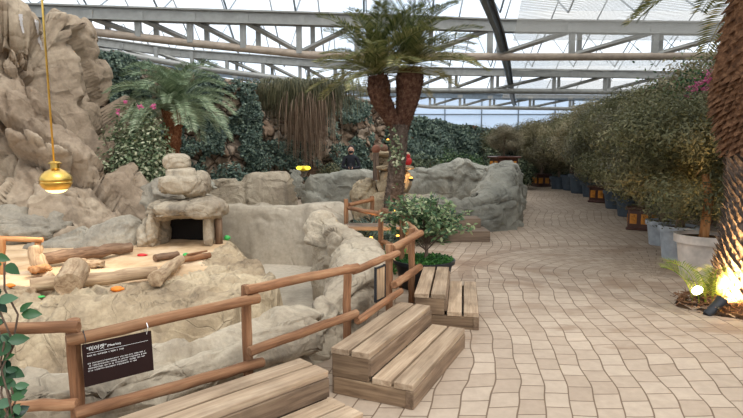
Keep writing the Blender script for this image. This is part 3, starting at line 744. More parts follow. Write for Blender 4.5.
hang('reddish-brown dead strands hanging down the stone wall', 310, 100, 17.6, 52, 72, 'drygrass', 420, 3)
hang('dark olive hanging grass fringe at the top of the stone wall', 306, 88, 17.7, 110, 40, 'greengrass', 1300, 4)

# ---------------------------------------------------------------- cycads
def frond_mesh(el, L, seed, leaflets=42, ll=.2, arch=1.5):
    rr = random.Random(seed); p = Vector((0,0,0)); a = el; n = 16; pts = [p.copy()]
    for i in range(n): 
        p = p+Vector((0, math.cos(a), math.sin(a)))*(L/n); a -= arch/n*(.4+1.2*i/n); pts.append(p.copy())
    V = []; Q = []
    def at(t): k = min(int(t*n), n-1); return pts[k].lerp(pts[k+1], t*n-k), (pts[k+1]-pts[k]).normalized()
    for i in range(leaflets):
        t = .1+.9*i/leaflets; c, T = at(min(t, .999)); N = Vector((1,0,0)).cross(T).normalized()
        l = ll*(.35+1.0*math.sin(math.pi*min(1, .12+t*.83))**.7)*(.85+.3*rr.random())
        for sgn in (-1, 1):
            d = (Vector((sgn,0,0))*.75+T*.55+N*(.32+.1*rr.random())).normalized()
            e = c+d*l; e.z -= l*.12; m_ = c+d*l*.5; w_ = T*.011*(L/1.3); b = len(V)
            V += [c-w_, m_-w_*1.1, e, m_+w_*1.1]; Q.append((b, b+1, b+2, b+3))
    for i in range(n):
        r = .012*(1-i/n*.7); b = len(V); V += [pts[i]+Vector((-r,0,0)), pts[i]+Vector((r,0,0)), pts[i+1]+Vector((r*.9,0,0)), pts[i+1]+Vector((-r*.9,0,0))]; Q.append((b,b+1,b+2,b+3))
        b = len(V); V += [pts[i]+Vector((0,0,-r)), pts[i]+Vector((0,0,r)), pts[i+1]+Vector((0,0,r*.9)), pts[i+1]+Vector((0,0,-r*.9))]; Q.append((b,b+1,b+2,b+3))
    return V, Q
def crown(parent, c, L, n, mat, seed, els=(-12, 80), arch=1.5, ll=.2):
    rr = random.Random(seed); ms = []
    for k in range(6):
        el = els[0]+(els[1]-els[0])*k/5; V, Q = frond_mesh(R(el), L, seed+k, ll=ll, arch=arch*(.75+.1*k)); rg = np.random.default_rng(seed+k)
        V = np.array([tuple(v) for v in V]); o = mesh_np('frond', V, Q, mat, parent, c, smooth=False, rnd=np.clip(rg.normal(.25+.1*(5-k)*.8, .2, len(Q)), 0, 1)); ms.append(o)
    for i in range(n):
        k = i % 6; o = ms[k] if i < 6 else link('frond', ms[k].data, parent, c)
        o.rotation_euler = (R(rr.uniform(-8, 8)), R(rr.uniform(-8, 8)), i*2.39996+rr.uniform(-.2, .2)); s = rr.uniform(.85, 1.1); o.scale = (s, s, s)
def scaly_trunk(parent, pts, rad, mat, seed, nsc=500, sl=.09, name='trunk', up=True):
    mb = MB(); mb.tube(pts, rad, 14, rough=.08, seed=seed); rr = random.Random(seed); pts = [Vector(p) for p in pts]; n = len(pts)-1
    for i in range(nsc):
        t = (i+.5)/nsc*n; k = min(int(t), n-1); f = t-k; c = pts[k].lerp(pts[k+1], f); T = (pts[k+1]-pts[k]).normalized(); r = rad[k]*(1-f)+rad[k+1]*f
        th = i*2.39996; a = T.cross(Vector((0,1,.01))).normalized(); b = a.cross(T); o = a*math.cos(th)+b*math.sin(th); s = T.cross(o)
        base = c+o*r*.92; L = sl*rr.uniform(.7, 1.3); w_ = L*.42; tip = base+o*L*.62+T*L*(.75 if up else -.6)
        mb.add([base-s*w_-T*w_*.4, base+s*w_-T*w_*.4, base+T*w_*.7, tip, base+o*L*.2-T*w_*.1], [(0,1,4),(1,3,4),(0,4,3),(1,2,3),(2,0,3)])
    return mb.build(name, mat, parent)
def scalemat(nm, c):
    t = NT(nm); o = t.obj(); f = t.noise(o, 16, 4, .7); return t.fin(t.ramp(f, [(.3, c[0]), (.5, c[1]), (.72, c[2])]), .9, None, 0, .1)
M['scale'] = scalemat('cycad_trunk_scales', [(52,36,30), (88,62,50), (122,96,80)])
M['scaleor'] = scalemat('rusty_cycad_trunk_scales', [(84,50,34), (128,82,56), (166,120,90)])
M['scalerust'] = scalemat('rust_brown_trunk_scales', [(62,44,34), (104,74,54), (148,112,84)])
M['scalegrey'] = scalemat('lower_trunk_scales', [(60,52,46), (92,80,72), (128,114,104)])
# double-headed cycad
b0 = P(392,222,10.2); b0.z = 0
pm = thing('cycad_palm', 'tall double-headed cycad with shaggy dark trunks, leaning over the path', 'cycad palm', b0)
def L_(u, v, y, t): return P(u, v, y)-Vector(t.location)
fk = L_(399,125,10.2,pm)
scaly_trunk(pm, [(0,0,0), L_(393,205,10.2,pm), L_(396,180,10.2,pm), L_(398,150,10.2,pm), fk], [.21,.175,.16,.155,.18], M['scalegrey'], 1, 620, .055)
scaly_trunk(pm, [fk-Vector((0,0,.12)), L_(388,112,10.2,pm), L_(380,98,10.15,pm), L_(379,88,10.1,pm), L_(378,76,10.1,pm)], [.14,.15,.18,.20,.16], M['scale'], 2, 420, .065, 'left_trunk')
scaly_trunk(pm, [fk-Vector((0,0,.12)), L_(405,112,10.25,pm), L_(408,95,10.3,pm), L_(410,80,10.3,pm), L_(410,68,10.3,pm)], [.14,.17,.22,.25,.19], M['scale'], 3, 520, .07, 'right_trunk')
crown(pm, L_(377,74,10.1,pm), 1.4, 42, M['frond'], 11, (6, 84), 1.1, .19)
crown(pm, L_(410,64,10.3,pm), 1.45, 42, M['frond'], 31, (6, 84), 1.1, .19)
# a small climber on the trunk
leaf_obj('climber', rg_.normal(0, 1, (90, 3))*np.array([.07,.03,.22])+np.array(L_(396,152,9.93,pm)), np.tile([0,-1,.3], (90,1)), .07, .05, M['varieg'], 9, pm)
# big crowned cycad behind the shrub
b1 = P(174,165,11.6); b1.z = 0
p2_ = thing('cycad_palm', 'single cycad with a broad grey-green crown above the cave boulder', 'cycad palm', b1)
scaly_trunk(p2_, [(0,0,0), L_(172,150,11.6,p2_), L_(173,128,11.6,p2_), L_(174,112,11.6,p2_)], [.2,.15,.16,.24], M['scaleor'], 5, 420, .08)
crown(p2_, L_(175,108,11.6,p2_), 1.35, 56, M['frondgrey'], 51, (0, 84), 1.7, .2)
# huge cycad at the right edge
b2 = Vector((3.92, 5.6, 0))
p3_ = thing('cycad_palm', 'thick rusty-trunked cycad at the right edge, lit from below by a spotlight', 'cycad palm', b2)
scaly_trunk(p3_, [(0,0,0), (.0,0,.5), (0,0,1.1), (-.02,0,1.6)], [.38,.30,.24,.27], M['scalegrey'], 7, 700, .085)
scaly_trunk(p3_, [(-.02,0,1.6), (-.03,0,2.0), (-.02,0,2.35), (0,0,3.4)], [.27,.38,.42,.30], M['scalerust'], 8, 620, .14, 'upper_trunk', up=False)
crown(p3_, Vector((0,0,3.35)), 1.5, 40, M['frond'], 71, (2, 84), 1.3, .2)
for a, l in ((2.9,.62),(3.4,.55),(3.9,.6),(2.4,.5),(4.6,.5)):
    V, Q = frond_mesh(R(80), l, int(a*10), leaflets=26, ll=.14, arch=1.6); V = np.array([tuple(v) for v in V])
    q = P(690+(a-2.2)*13, 303, 5.45)-b2; q.z = .06
    mesh_np('basal_frond', V, Q, M['litfern'], p3_, q, (0, 0, a-math.pi/2+math.pi*.1), False, rnd=np.random.default_rng(1).uniform(0, 1, len(Q)))
md = rock_blob('mulch_mound', (3.9, 5.5, -.1), (.78, .5, .09), M['soil'], 77, s=4, amp=.05, sub=5); tag(md, 'dark mulch bed around the foot of the right-hand cycad', 'mulch bed')
rr = random.Random(4); mb = MB()
for i in range(420):
    a = rr.uniform(0, 6.28); q = rr.uniform(.5, 1.0); p = Vector((3.9+.78*q*math.cos(a), 5.5+.5*q*math.sin(a), .02+.09*(1-q*q)+.03)); d = Vector((rr.gauss(0,1), rr.gauss(0,1), rr.gauss(0,.25))).normalized()*rr.uniform(.03, .09)
    mb.tube([p-d-Vector((3.85,5.55,0)), p+d-Vector((3.85,5.55,0))], .004, 3, cap=False)
tag(mb.build('twig_litter', M['log'], None, (3.85,5.55,0)), 'scattered twigs and dry leaf litter on the mulch bed', 'twigs', kind='stuff')

# ---------------------------------------------------------------- potted trees along the right
M['twiggy'] = leaf_mat('twiggy_brown_green_leaf', [(70,66,54), (110,104,82), (144,134,108), (176,156,136)], .25)
M['dry2'] = leaf_mat('grey_olive_leaf', [(54,58,44), (88,88,68), (118,114,90), (150,142,118)], .25)
def tree_parts(seed, Rr, H, mats, n=24000):
    rg = np.random.default_rng(seed); k = 34; pos = []; nr = []; z0 = .32*H; cs = []
    for i in range(k):
        d = rg.normal(0, 1, 3); d /= np.linalg.norm(d); d[2] = abs(d[2])*.9 if i % 3 else -abs(d[2])*.9
        c = d*rg.uniform(.55, .9)*np.array([Rr, Rr, H*.44]); c[2] += H*.52; cs.append(c)
        m = n//k; e = rg.normal(0, 1, (m, 3)); e /= np.linalg.norm(e, axis=1)[:, None]; rr_ = rg.uniform(.35, 1, m)[:, None]
        pos.append(c+e*rr_*np.array([.42*Rr, .42*Rr, .15*H])); nr.append(e*np.array([1,1,2]))
    pos = np.concatenate(pos); nr = np.concatenate(nr)
    V, Q, r = leaves(pos, nr, .075, .024, rg, droop=.4)
    f = lambda x: np.clip(x, 0, 1)
    r = f(.45*r+.45*rg.uniform(0, 1, len(r))*0+.35*np.array([noise.noise(Vector(p)*2.2+Vector((seed,0,0))) for p in pos])+.3)
    tr = MB(); top = H*.62; tr.tube([(0,0,.0),(.05*Rr,.02,H*.2),(-.06*Rr,.03,H*.38),(.03*Rr,0,top)], [.07,.055,.05,.03], 8, rough=.1)
    for i, c in enumerate(cs[:18]):
        a = Vector((0,0,H*(.25+.3*(i/18)))); c = Vector(c); tr.tube([a, a.lerp(c, .5)+Vector((0,0,-.05)), c], [.028,.018,.008], 5)
    return (V, Q, r), tr
tvar = []
for k, (mt, Rr, H) in enumerate((('olive', 1.15, 2.4), ('dry', 1.25, 2.5), ('twiggy', 1.1, 2.3), ('dry2', 1.1, 2.3))):
    (V, Q, r), tr = tree_parts(100+k, Rr, H, None); tvar.append([(V, Q, r, M[mt]), tr, None, None])
def pot_mesh(kind):
    mb = MB()
    if kind == 'square':
        for (c, d, nm) in (((0,0,.25),(.5,.5,.44),0),((0,0,.47),(.6,.6,.07),0),((0,0,.03),(.56,.56,.06),0)): mb.box(c, d, None, .02)
        return mb
    pr = [(.001,0),(.72,0),(.76,.02),(.93,.82),(1.04,.82),(1.05,1.0),(.96,1.0),(.94,.9),(.001,.9)]
    return mb.lathe([(a, b) for a, b in pr], 36)
pots = {}
def make_pot(kind, r, h, mat, parent):
    if kind == 'square':
        p = pot_mesh(kind).build('pot', M['brownpot'], parent); p.scale = (r/.3, r/.3, h/.5)
        for sx, rz in ((0,0),(1,math.pi/2),(2,math.pi),(3,-math.pi/2)):
            m = MB()
            for q in (-.12, .12):
                m.box((q,-.256,.25), (.15,.02,.22), None, .006)
                for a in range(5): m.ball((q+.04*math.cos(a*1.256), -.268, .26+.05*math.sin(a*1.256)), .022, 8)
                m.box((q,-.27,.19), (.02,.015,.1))
            m.build('relief_panel', M['orange'], p, rot=(0,0,rz))
    else:
        mb = pot_mesh(kind); mb.v = [(x*r, y*r, z*h) for x, y, z in mb.v]; p = mb.build('pot', M[mat], parent, smooth='auto')
    MB().lathe([(.001, h*.93), (r*.5, h*.95), (r*(.8 if kind == 'square' else .95), h*.92)], 20).build('soil', M['soil'], parent, smooth=True)
    return p
def copy_part(o, parent):
    c = o.copy(); C.objects.link(c); c.parent = parent
    for g in o.children: d = g.copy(); C.objects.link(d); d.parent = c
    return c
def potted(lab, u, v, kind, r, h, mat, var, s=1.0, rz=0, z=0.0, grp='potted trees along the right of the path', loc=None):
    p = G(u, v) if loc is None else Vector(loc); p = p*(1+r/p.length) if loc is None else p
    t = thing('potted_tree', lab, 'potted tree', p, rz, grp)
    s *= 1.12 if kind else 1.12
    if kind:
        make_pot(kind, r, h, mat, t)
    (V, Q, rn, mt), tr, me, tm = tvar[var]
    if tvar[var][2] is None:
        f = mesh_np('foliage', V, Q, mt, t, smooth=False, rnd=rn); b = tr.build('trunk', M['trunk'], t); tvar[var][2] = f.data; tvar[var][3] = b.data
    else:
        f = link('foliage', me, t); b = link('trunk', tm, t)
    for q in (f, b): q.location = (0, 0, h*.85 if kind else 0); q.scale = (s, s, s); q.rotation_euler = (0, 0, rz*3.7)
    return t
potted('tree in the farthest maroon square pot with orange panels at the path end', 541, 187, 'square', .36, .55, None, 1, .95, .1)
potted('tree in a dark low pot just right of the farthest maroon pot', 559, 189.5, 'round', .38, .5, 'darkpot', 2, .9, .8)
potted('tree in the wide dark pot at the bend of the pot row', 571, 191, 'round', .40, .62, 'darkpot', 1, 1.0, 1.6)
potted('tree in the tallest dark blue-grey pot of the far group', 580, 194, 'round', .42, .72, 'darkpot', 0, 1.0, 2.2)
potted('tree in the small dark pot left of the middle maroon pot', 590, 197.5, 'round', .3, .5, 'darkpot', 2, 1.0, 3.0)
potted('tree in the middle maroon square pot with an orange panel', 600, 203, 'square', .30, .52, None, 1, 1.05, 3.9)
potted('tree in the dark pot right after the middle maroon pot', 615, 209.5, 'round', .32, .5, 'darkpot', 3, 1.05, 4.4)
potted('tree in the dark blue pot half hidden by low foliage', 627, 217.5, 'round', .28, .46, 'darkpot', 0, 1.0, 5.1)
potted('tree in the nearest maroon square pot with orange panels', 641, 231, 'square', .26, .46, None, 0, 1.0, 5.6)
potted('tree in the pale blue-grey pot farther from the big beige pot', 661, 247, 'round', .25, .42, 'bluepot', 3, .9, 6.3)
potted('tree in the blue-grey pot directly behind the big beige pot', 677, 262, 'round', .27, .5, 'bluepot', 0, .85, 7.7)
# large beige pot; orange lamp light is painted into the trunk colour
bp = thing('potted_tree', 'nearest potted tree, in the big pale beige pot, its trunk coloured as if lit orange', 'potted tree', G(700.5, 283)*(1+.29/7.7), 0, None)
make_pot('round', .315, .56, 'beigepot', bp)
(V, Q, rn, mt), tr, me, tm = tvar[0]
f = link('foliage', me, bp, (0,0.25,.42), (0,0,2.4)); f.scale = (.85,.85,.85)
M['paletrunk'] = wood_mat('orange_lit_trunk', (150,96,56), (188,132,84), (208,160,112), 2, .5)
MB().tube([(0,0,.45),(.03,.02,.75),(.06,.03,1.0),(.02,.08,1.3)], [.06,.052,.05,.04], 10, rough=.08).build('trunk', M['paletrunk'], bp, smooth=True)
# second row behind
row2 = [((6.0,7.6,0),0,1.18),((6.6,9.6,0),1,1.34),((7.3,11.6,0),2,1.40),((7.9,13.6,0),1,1.34),((8.4,15.8,0),3,1.40),((8.9,18.2,0),0,1.29),((9.3,20.8,0),2,1.23),((9.0,23.6,0),1,1.23),((8.0,26.2,0),3,1.29),((5.7,26.6,0),0,1.12),((7.9,9.2,0),2,1.46),((9.6,12.9,0),0,1.46),((10.6,17.2,0),1,1.51),((6.7,6.1,0),3,1.23),((10.2,26,0),2,1.34)]
wheres = ['behind the big beige pot','behind the nearest maroon pot','behind the half hidden blue pot','behind the middle maroon pot','behind the small dark pot','behind the tallest dark pot','behind the bend of the pot row','right behind the far dark pots','at the far end beyond the pots','left of the far maroon pot against the bank','deep behind the blue-grey pots','deep behind the middle of the row','deep in the far middle of the row','farthest right, behind the rusty cycad','far back in the right corner']
for i, (lc, va, s) in enumerate(row2):
    potted('tree of the back row %s' % wheres[i], 0, 0, None, .3, 0, None, va, s, i*1.3, loc=lc, grp='back row of trees')
# pink flowering plant
pk = thing('flowering_shrub', 'tall shrub with a bunch of pink flowers high on the right', 'flowering shrub', (P(708,90,8.6).x, 8.6, 0))
c_ = P(708,86,8.3)-Vector(pk.location)
MB().tube([(0,0,0),(.1,0,1.2),tuple(c_)], [.03,.025,.01], 6).build('stem', M['trunk'], pk)
for k, (du, dv) in enumerate(((0,0),(8,4),(-8,5),(-14,10),(6,-6),(14,8),(-3,8))):
    q = P(706+du, 84+dv, 8.3)-Vector(pk.location); MB().tube([tuple(c_*.9), tuple(q)], .006, 4).build('twig', M['trunk'], pk)
    leaf_obj('flower_cluster', rg_.normal(0, .055, (110, 3))+np.array(q), rg_.normal(0, 1, (110, 3)), .035, .028, M['pinkf'], k, pk)
leaf_obj('foliage', rg_.normal(0, 1, (1800, 3))*np.array([.4,.25,.3])+np.array(c_)-np.array([0,0,.25]), rg_.normal(0, 1, (1800, 3)), .06, .03, M['deep'], 8, pk)
potted('tree in an orange-panelled maroon pot peeking over the basin rocks', 0, 0, 'square', .45, .6, None, 2, .5, .2, loc=(P(504,157,19.6).x, 19.6, .78), grp='potted trees beyond the basin')
pl = tag(rock_blob('planting_bed', (P(504,157,19.6).x, 19.7, -.1), (.7, .6, .46), M['soil'], 5, amp=.05), 'raised earth bed carrying the orange-panelled pot behind the basin', 'planting bed')

# ---------------------------------------------------------------- wooden steps
def step(name_lab, corner, ang, length, w1=.295, w2=.295, h1=.16, h2=.315, mats=('plank','plank_side'), flip=1):
    """origin: near, path-side bottom corner; local +y = along the step, local -x = toward the fence"""
    t = thing('wooden_step', name_lab, 'wooden step', corner, ang, 'two-tread wooden steps along the fence'); tt = .042
    def part(nm, c, d, m, rot=None):
        mb = MB().box((0,0,0), d, None, .004)
        if nm == 'tread_plank':
            for yy in (-d[1]/2+.05, d[1]/2-.05): 
                for xx in (-d[0]/4, d[0]/4): mb.box((xx, yy, d[2]/2+.0005), (.007,.007,.002))
        return mb.build(nm, M[m], t, c, rot)
    for lev, (x0, h) in enumerate(((0, h1), (-w1, h2))):
        w_ = w1 if lev == 0 else w2
        for k in range(2): part('tread_plank', (x0-w_/2+(k-.5)*(w_/2+.001)*1.0, length/2, h-tt/2), (w_/2-.018, length, tt), mats[0])
    part('riser_plank', (-.02, length/2, (h1-tt)/2), (.036, length-.01, h1-tt), mats[1])
    part('riser_plank', (-w1-.012, length/2, (h1+h2-tt)/2), (.036, length-.01, h2-tt-h1), mats[1])
    part('back_plank', (-w1-w2+.03, length/2, (h2-tt)/2), (.036, length-.01, h2-tt), mats[1])
    rz = (0, 0, math.pi/2)
    for yy in (.022, length-.022):
        part('side_plank', (-(w1+w2)/2, yy, (h1-tt)/2), (w1+w2-.05, .036, h1-tt), 'plank_end')
        part('side_plank', (-w1-w2/2, yy, (h1-tt+h2-tt)/2+.002), (w2-.03, .036, h2-h1-.004), 'plank_end')
        part('corner_post', (-.03, yy+(.0 if yy < .1 else 0), (h1-tt)/2), (.05, .05, h1-tt-.002), mats[1])
    return t
step('middle wooden step, two weathered treads, beside the second fence bay', (.262,3.245,0), -R(24.8), 1.2)
dA = Vector((.66,.65)).normalized(); 
# near step, mostly below the frame
e = Vector((-.245+.295*dA.y, 3.10-.295*dA.x)); La = 1.25; s0 = e-dA*La
step('nearest wooden step at the lower left, its long upper treads running to the frame edge', (s0.x, s0.y, 0), -math.atan2(dA.x, dA.y), La)
step('far small wooden step next to the black pot of the round shrub', (.96,4.76,0), -R(9.5), 1.18)
# grey-brown steps up into the basin, seen end on
t = thing('grey_steps', 'dark grey-brown double step against the basin rock, behind the potted shrub', 'wooden step', (1.45, 9.55, 0))
for nm, c, d in (('lower_step', (0,.25,.095), (1.25,.6,.19)), ('upper_step', (-.05,.62,.27), (1.2,.42,.17))):
    MB().box((0,0,0), d, None, .01).build(nm, M['plank_grey'], t, c)
t = thing('plank_bench', 'dark grey plank shelf behind the far fence posts, glowing lamp underneath', 'bench', (P(380,229,8.1).x, 8.1, 0))
for k in range(2): MB().box((0,0,0), (1.0,.2,.06), None, .008).build('plank', M['plank_grey'], t, (0,.0+k*.21,.45), (0,0,R(-3)))
for x in (-.4,.4): MB().box((0,0,0), (.06,.34,.42)).build('leg', M['plank_side'], t, (x,.1,.21))

# ---------------------------------------------------------------- log fence
f0 = Vector((-1.41, 2.6, 0)); fence = thing('log_fence', 'reddish log post-and-rail fence winding past the enclosure', 'fence', f0)
def log(name, a, b, r, mat, parent=None, r2=None, seg=12, rough=.04, seed=0, bend=0, n=9, origin=None):
    a, b = Vector(a), Vector(b); d = b-a; L = d.length; q = d.to_track_quat('Z', 'Y'); r2 = r2 or r
    rr = random.Random(seed); mb = MB(); pts = []; rad = []
    for i in range(n):
        t = i/(n-1); pts.append((bend*math.sin(math.pi*t)+r*.15*rr.uniform(-1,1)*(0<i<n-1), r*.15*rr.uniform(-1,1)*(0<i<n-1), L*t)); rad.append((r*(1-t)+r2*t)*(1+rough*rr.uniform(-1,1)))
    pts = [pts[0], (0,0,.006)]+pts[1:-1]+[(0,0,L-.006), (0,0,L)]; rad = [rad[0]*.85, rad[0]]+rad[1:-1]+[rad[-1], rad[-1]*.85]
    mb.tube(pts, rad, seg, rough=rough*.6, seed=seed)
    base = Vector(parent.location) if parent else Vector()
    return mb.build(name, M[mat], parent, a-base, q, smooth='auto')
for i, (u, v, y, r) in enumerate([(73,319,2.62,.034),(246,285,3.22,.031),(347,265,3.92,.03),(389,244,4.72,.032),(412,228,5.62,.034),(402,220,6.3,.032),(381,210,7.3,.034),(346,199,8.9,.036),(372,196,9.5,.036)]):
    p = P(u, v, y); log('post', (p.x,p.y,0), p, r, 'log', fence, seed=i, rough=.03, seg=8)
for i, (u0,v0,y0,u1,v1,y1,r) in enumerate([(-60,329,2.53,79,327,2.53,.029),(-60,409,2.53,77,404,2.53,.028),(66,341,2.54,259,298,3.17,.031),(74,414,2.5,263,362,3.25,.031),(247,290,3.12,358,267,3.86,.030),
      (249,352,3.14,357,313,3.86,.030),(353,271,3.98,398,253,4.78,.029),(357,321,3.86,401,291,4.64,.028),(392,248,4.78,421,233,5.54,.036),(394,285,4.66,420,267,5.56,.036),(418,233,5.7,404,221,6.36,.034),
      (407,219,6.25,383,210,7.36,.034),(385,215,7.25,349,208,8.86,.034),(349,205,8.95,373,199,9.5,.034),(383,242,7.25,402,249,6.35,.032),(384,302,4.64,392,295,4.75,.022)]):
    log('rail', P(u0,v0,y0), P(u1,v1,y1), r, 'log', fence, seed=20+i, rough=.03)

# sign hung from the first rail
A = P(81.5,345,2.56); Bp = P(151,330.5,2.77); X = Bp-A; W_ = math.hypot(X.x, X.y); ang = math.atan2(X.y, X.x); Hs = .208
sg = thing('hanging_sign', 'dark brown hanging sign board with white writing, tied to the near fence rail', 'sign', (A.x, A.y, A.z), ang)
sg.rotation_euler = (R(-4), math.asin(max(-.2, min(.2, -(Bp.z-A.z)/W_))), ang)
MB().box((W_/2, 0, -Hs/2), (W_, .006, Hs), None, .001).build('board', M['sign'], sg)
def text_mesh(s, size, loc, name='lettering', shear=0):
    cu = bpy.data.curves.new('t', 'FONT'); cu.body = s; cu.size = size; cu.shear = shear; cu.extrude = .0004; o = bpy.data.objects.new('t', cu); C.objects.link(o)
    dg = bpy.context.evaluated_depsgraph_get(); me = bpy.data.meshes.new_from_object(o.evaluated_get(dg)); bpy.data.objects.remove(o); me.materials.clear(); me.materials.append(M['white'])
    return link(name, me, sg, loc, (math.pi/2, 0, 0))
text_mesh('"미어캣"', .026, (.018, -.0036, -.036), shear=.1)
text_mesh('(Meerkat)', .016, (.112, -.0036, -.034))
MB().box((0,0,0), (W_-.04, .0008, .0012)).build('rule_line', M['white'], sg, (W_/2, -.0036, -.047))
# rows of tiny illegible print
rr = random.Random(8); 
for (z, x0, x1, hh) in ((-.060,.02,.185,.0055),(-.098,.02,.292,.0045),(-.110,.02,.29,.0045),(-.122,.02,.285,.0045),(-.134,.02,.25,.0045)):
    mb = MB(); x = x0
    while x < x1:
        k = rr.uniform(.0028,.005)
        if rr.random() > .17:
            mb.box((x+k/2, 0, hh/2), (k*.8,.0006,.0009)); mb.box((x+k*.3, 0, 0), (.0009,.0006,hh))
            if rr.random() < .6: mb.box((x+k*.8, 0, 0), (.0009,.0006,hh*.8))
            if rr.random() < .6: mb.box((x+k/2, 0, -hh/2), (k*.8,.0006,.0009))
        x += k+.0012
    mb.build('small_print', M['white'], sg, (0, -.0036, z))
for x, m_ in ((.012,'black'),(W_-.025,'white')): MB().tube([(x,-.006,-.012),(x,-.036,.03),(x,-.0,.068),(x,.034,.03),(x,.006,-.012)], .0022, 6).build('cable_tie', M[m_], sg)
# small framed panel leaning on the inner fence
t = thing('info_panel', 'small narrow framed info panel fixed between fence rails near the small step', 'panel', P(380,283,4.45), 0)
t.rotation_euler = (0,0,R(60)); hh = .27
MB().box((0,0,0), (.14,.012,hh)).build('plate', M['palelog'], t)
m = MB(); [m.box(c, d) for c, d in (((-.075,0,0),(.012,.02,hh+.02)),((.075,0,0),(.012,.02,hh+.02)),((0,0,hh/2),(.16,.02,.012)),((0,0,-hh/2),(.16,.02,.012)))]; m.build('frame', M['black'], t)

# ---------------------------------------------------------------- potted shrub by the small step
c = G(424,284)+Vector((0,.05,0)); c.y = 6.35; c.x = P(424,260,6.35).x; c.z = 0
ps = thing('potted_shrub', 'round broad-leaved shrub in a wide black plastic pot by the small step', 'potted shrub', c)
mb = MB().lathe([(a*.35, b*.33) for a, b in [(.001,0),(.74,0),(.78,.04),(.95,.85),(1.03,.87),(1.04,1.0),(.97,1.0),(.95,.88),(.001,.86)]], 40); mb.build('pot', M['black'], ps, smooth='auto')
MB().lathe([(.001,.30),(.2,.3),(.33,.285)], 24).build('soil', M['soil'], ps)
rg = np.random.default_rng(3); a = rg.uniform(0, 6.28, 2600); q = np.sqrt(rg.uniform(0, 1, 2600))*.34
leaf_obj('ground_cover', np.stack([q*np.cos(a), q*np.sin(a), .31+.05*rg.uniform(0,1,2600)*(1-q)], 1), np.tile([0,0,1],(2600,1)), .03, .022, M['moss'], 3, ps)
tr = MB(); tr.tube([(0.02,0,.28),(.03,0,.45),(.02,.01,.62)], [.022,.02,.018], 8, rough=.1); pos = []; nr = []; tips = []
rr = random.Random(11)
for i in range(84):
    a = rr.uniform(0, 6.28); el = rr.uniform(.1, 1.4); r_ = rr.uniform(.34, .66); e = Vector((math.cos(a)*math.cos(el)*r_*1.0, math.sin(a)*math.cos(el)*r_*.9, .62+math.sin(el)*r_*.78))
    s = Vector((.02,0,rr.uniform(.42,.62))); mdp = s.lerp(e, .55)+Vector((0,0,.04)); tr.tube([s, mdp, e], [.008,.006,.003], 5)
    for k in range(30):
        t_ = rr.uniform(.45, 1.05); b_ = mdp.lerp(e, (t_-.45)/.6); o_ = Vector((rr.gauss(0,1), rr.gauss(0,1), rr.gauss(.2,.8))).normalized(); pos.append(tuple(b_+o_*.015)); nr.append((0,-.3,1)); tips.append(tuple(o_))
tr.build('trunk', M['trunk'], ps)
leaf_obj('foliage', pos, nr, .068, .034, M['shrubleaf'], 12, ps, tip=np.array(tips), jit=.5)
# ferny ground plants around the far fence
def tuft(lab, c, n, r, h, mat, seed, ln=.16, wd=.03, grp=None, nm='leafy_plant', cat='plant'):
    rg = np.random.default_rng(seed); a = rg.uniform(0, 6.28, n); q = rg.uniform(0, 1, n)**.7*r
    pos = np.stack([q*np.cos(a), q*np.sin(a), rg.uniform(0, 1, n)*h*(1-.5*q/r)], 1); tip = np.stack([np.cos(a), np.sin(a), np.full(n, .9)], 1)
    return tag(leaf_obj(nm, pos, np.tile([0,-.4,1],(n,1)), ln, wd, M[mat], seed, None, c, tip=tip), lab, cat, grp)
tuft('low bluish plant between the far fence and the cycad trunk base', (P(372,222,9.1).x, 9.1, 0), 900, .55, .5, 'ivy', 1, grp='plants at the cycad base')
tuft('low bluish plant left of the plank shelf, inside the fence bend', (P(357,222,8.5).x, 8.5, 0), 600, .35, .42, 'ivy', 2, grp='plants at the cycad base')
tuft('green clump under the plank shelf by the orange glow', (P(398,240,7.3).x, 7.3, 0), 600, .3, .22, 'moss', 3, .1, .03, grp='plants at the cycad base')
tuft('dark green clump between the cycad trunk and the potted shrub', (P(418,222,9.6).x, 9.6, 0), 900, .5, .5, 'deep', 4, grp='plants at the cycad base')
# foreground climbing plant
cp = thing('leafy_plant', 'dark glossy leafy plant reaching into the frame at the lower left edge', 'plant', (-1.36, 1.95, 0)); rr = random.Random(21); mb = MB(); pos = []; nr = []; tips = []
for i in range(6):
    u_ = (-16, 5, 10, -6, 2, 12)[i]; top = P(u_, (225,300,262,285,340,385)[i], 1.95)-Vector(cp.location); s = Vector((rr.uniform(-.08,.0), rr.uniform(-.05,.05), 0)); k = 12
    pts = [s.lerp(top, j/k)+Vector((.022*math.sin(j*1.9+i), .02*math.cos(j*1.3), 0))*(j > 0) for j in range(k+1)]; mb.tube(pts, .0035, 6)
    for j in range(4, k+1):
        for q in range(2): pos.append(tuple(pts[j])); nr.append((rr.gauss(0,.4),-.8,.5)); tips.append((rr.choice((-1,1))*rr.uniform(.3,1), rr.gauss(0,.4), rr.uniform(-.9,.4)))
mb.build('stem', M['trunk'], cp)
def broad(pos, nr, tips, ln, seed):
    rg = np.random.default_rng(seed); V = []; Q = []; rn = []
    for p, n, t in zip(pos, nr, tips):
        n = Vector(n).normalized(); t = Vector(t); t = (t-n*t.dot(n)).normalized(); b = n.cross(t); l = ln*rg.uniform(.7,1.25); p = Vector(p); k = len(V); r_ = rg.uniform()
        prof = [(0,.0),(.18,.24),(.42,.32),(.7,.24),(.9,.09),(1.0,0)]
        for s_, w_ in prof: 
            c = p+t*(l*s_+.01)-n*l*.22*s_*s_; V += [c-b*w_*l+n*w_*l*.25, c, c+b*w_*l+n*w_*l*.25]
        for j in range(5):
            for m_ in (0,1): a = k+j*3+m_; Q.append((a, a+1, a+4, a+3)); rn.append(r_)
    return [tuple(v) for v in V], Q, rn
V, Q, rn = broad(pos, nr, tips, .055, 4); mesh_np('foliage', V, Q, M['glossleaf'], cp, smooth=True, rnd=rn)

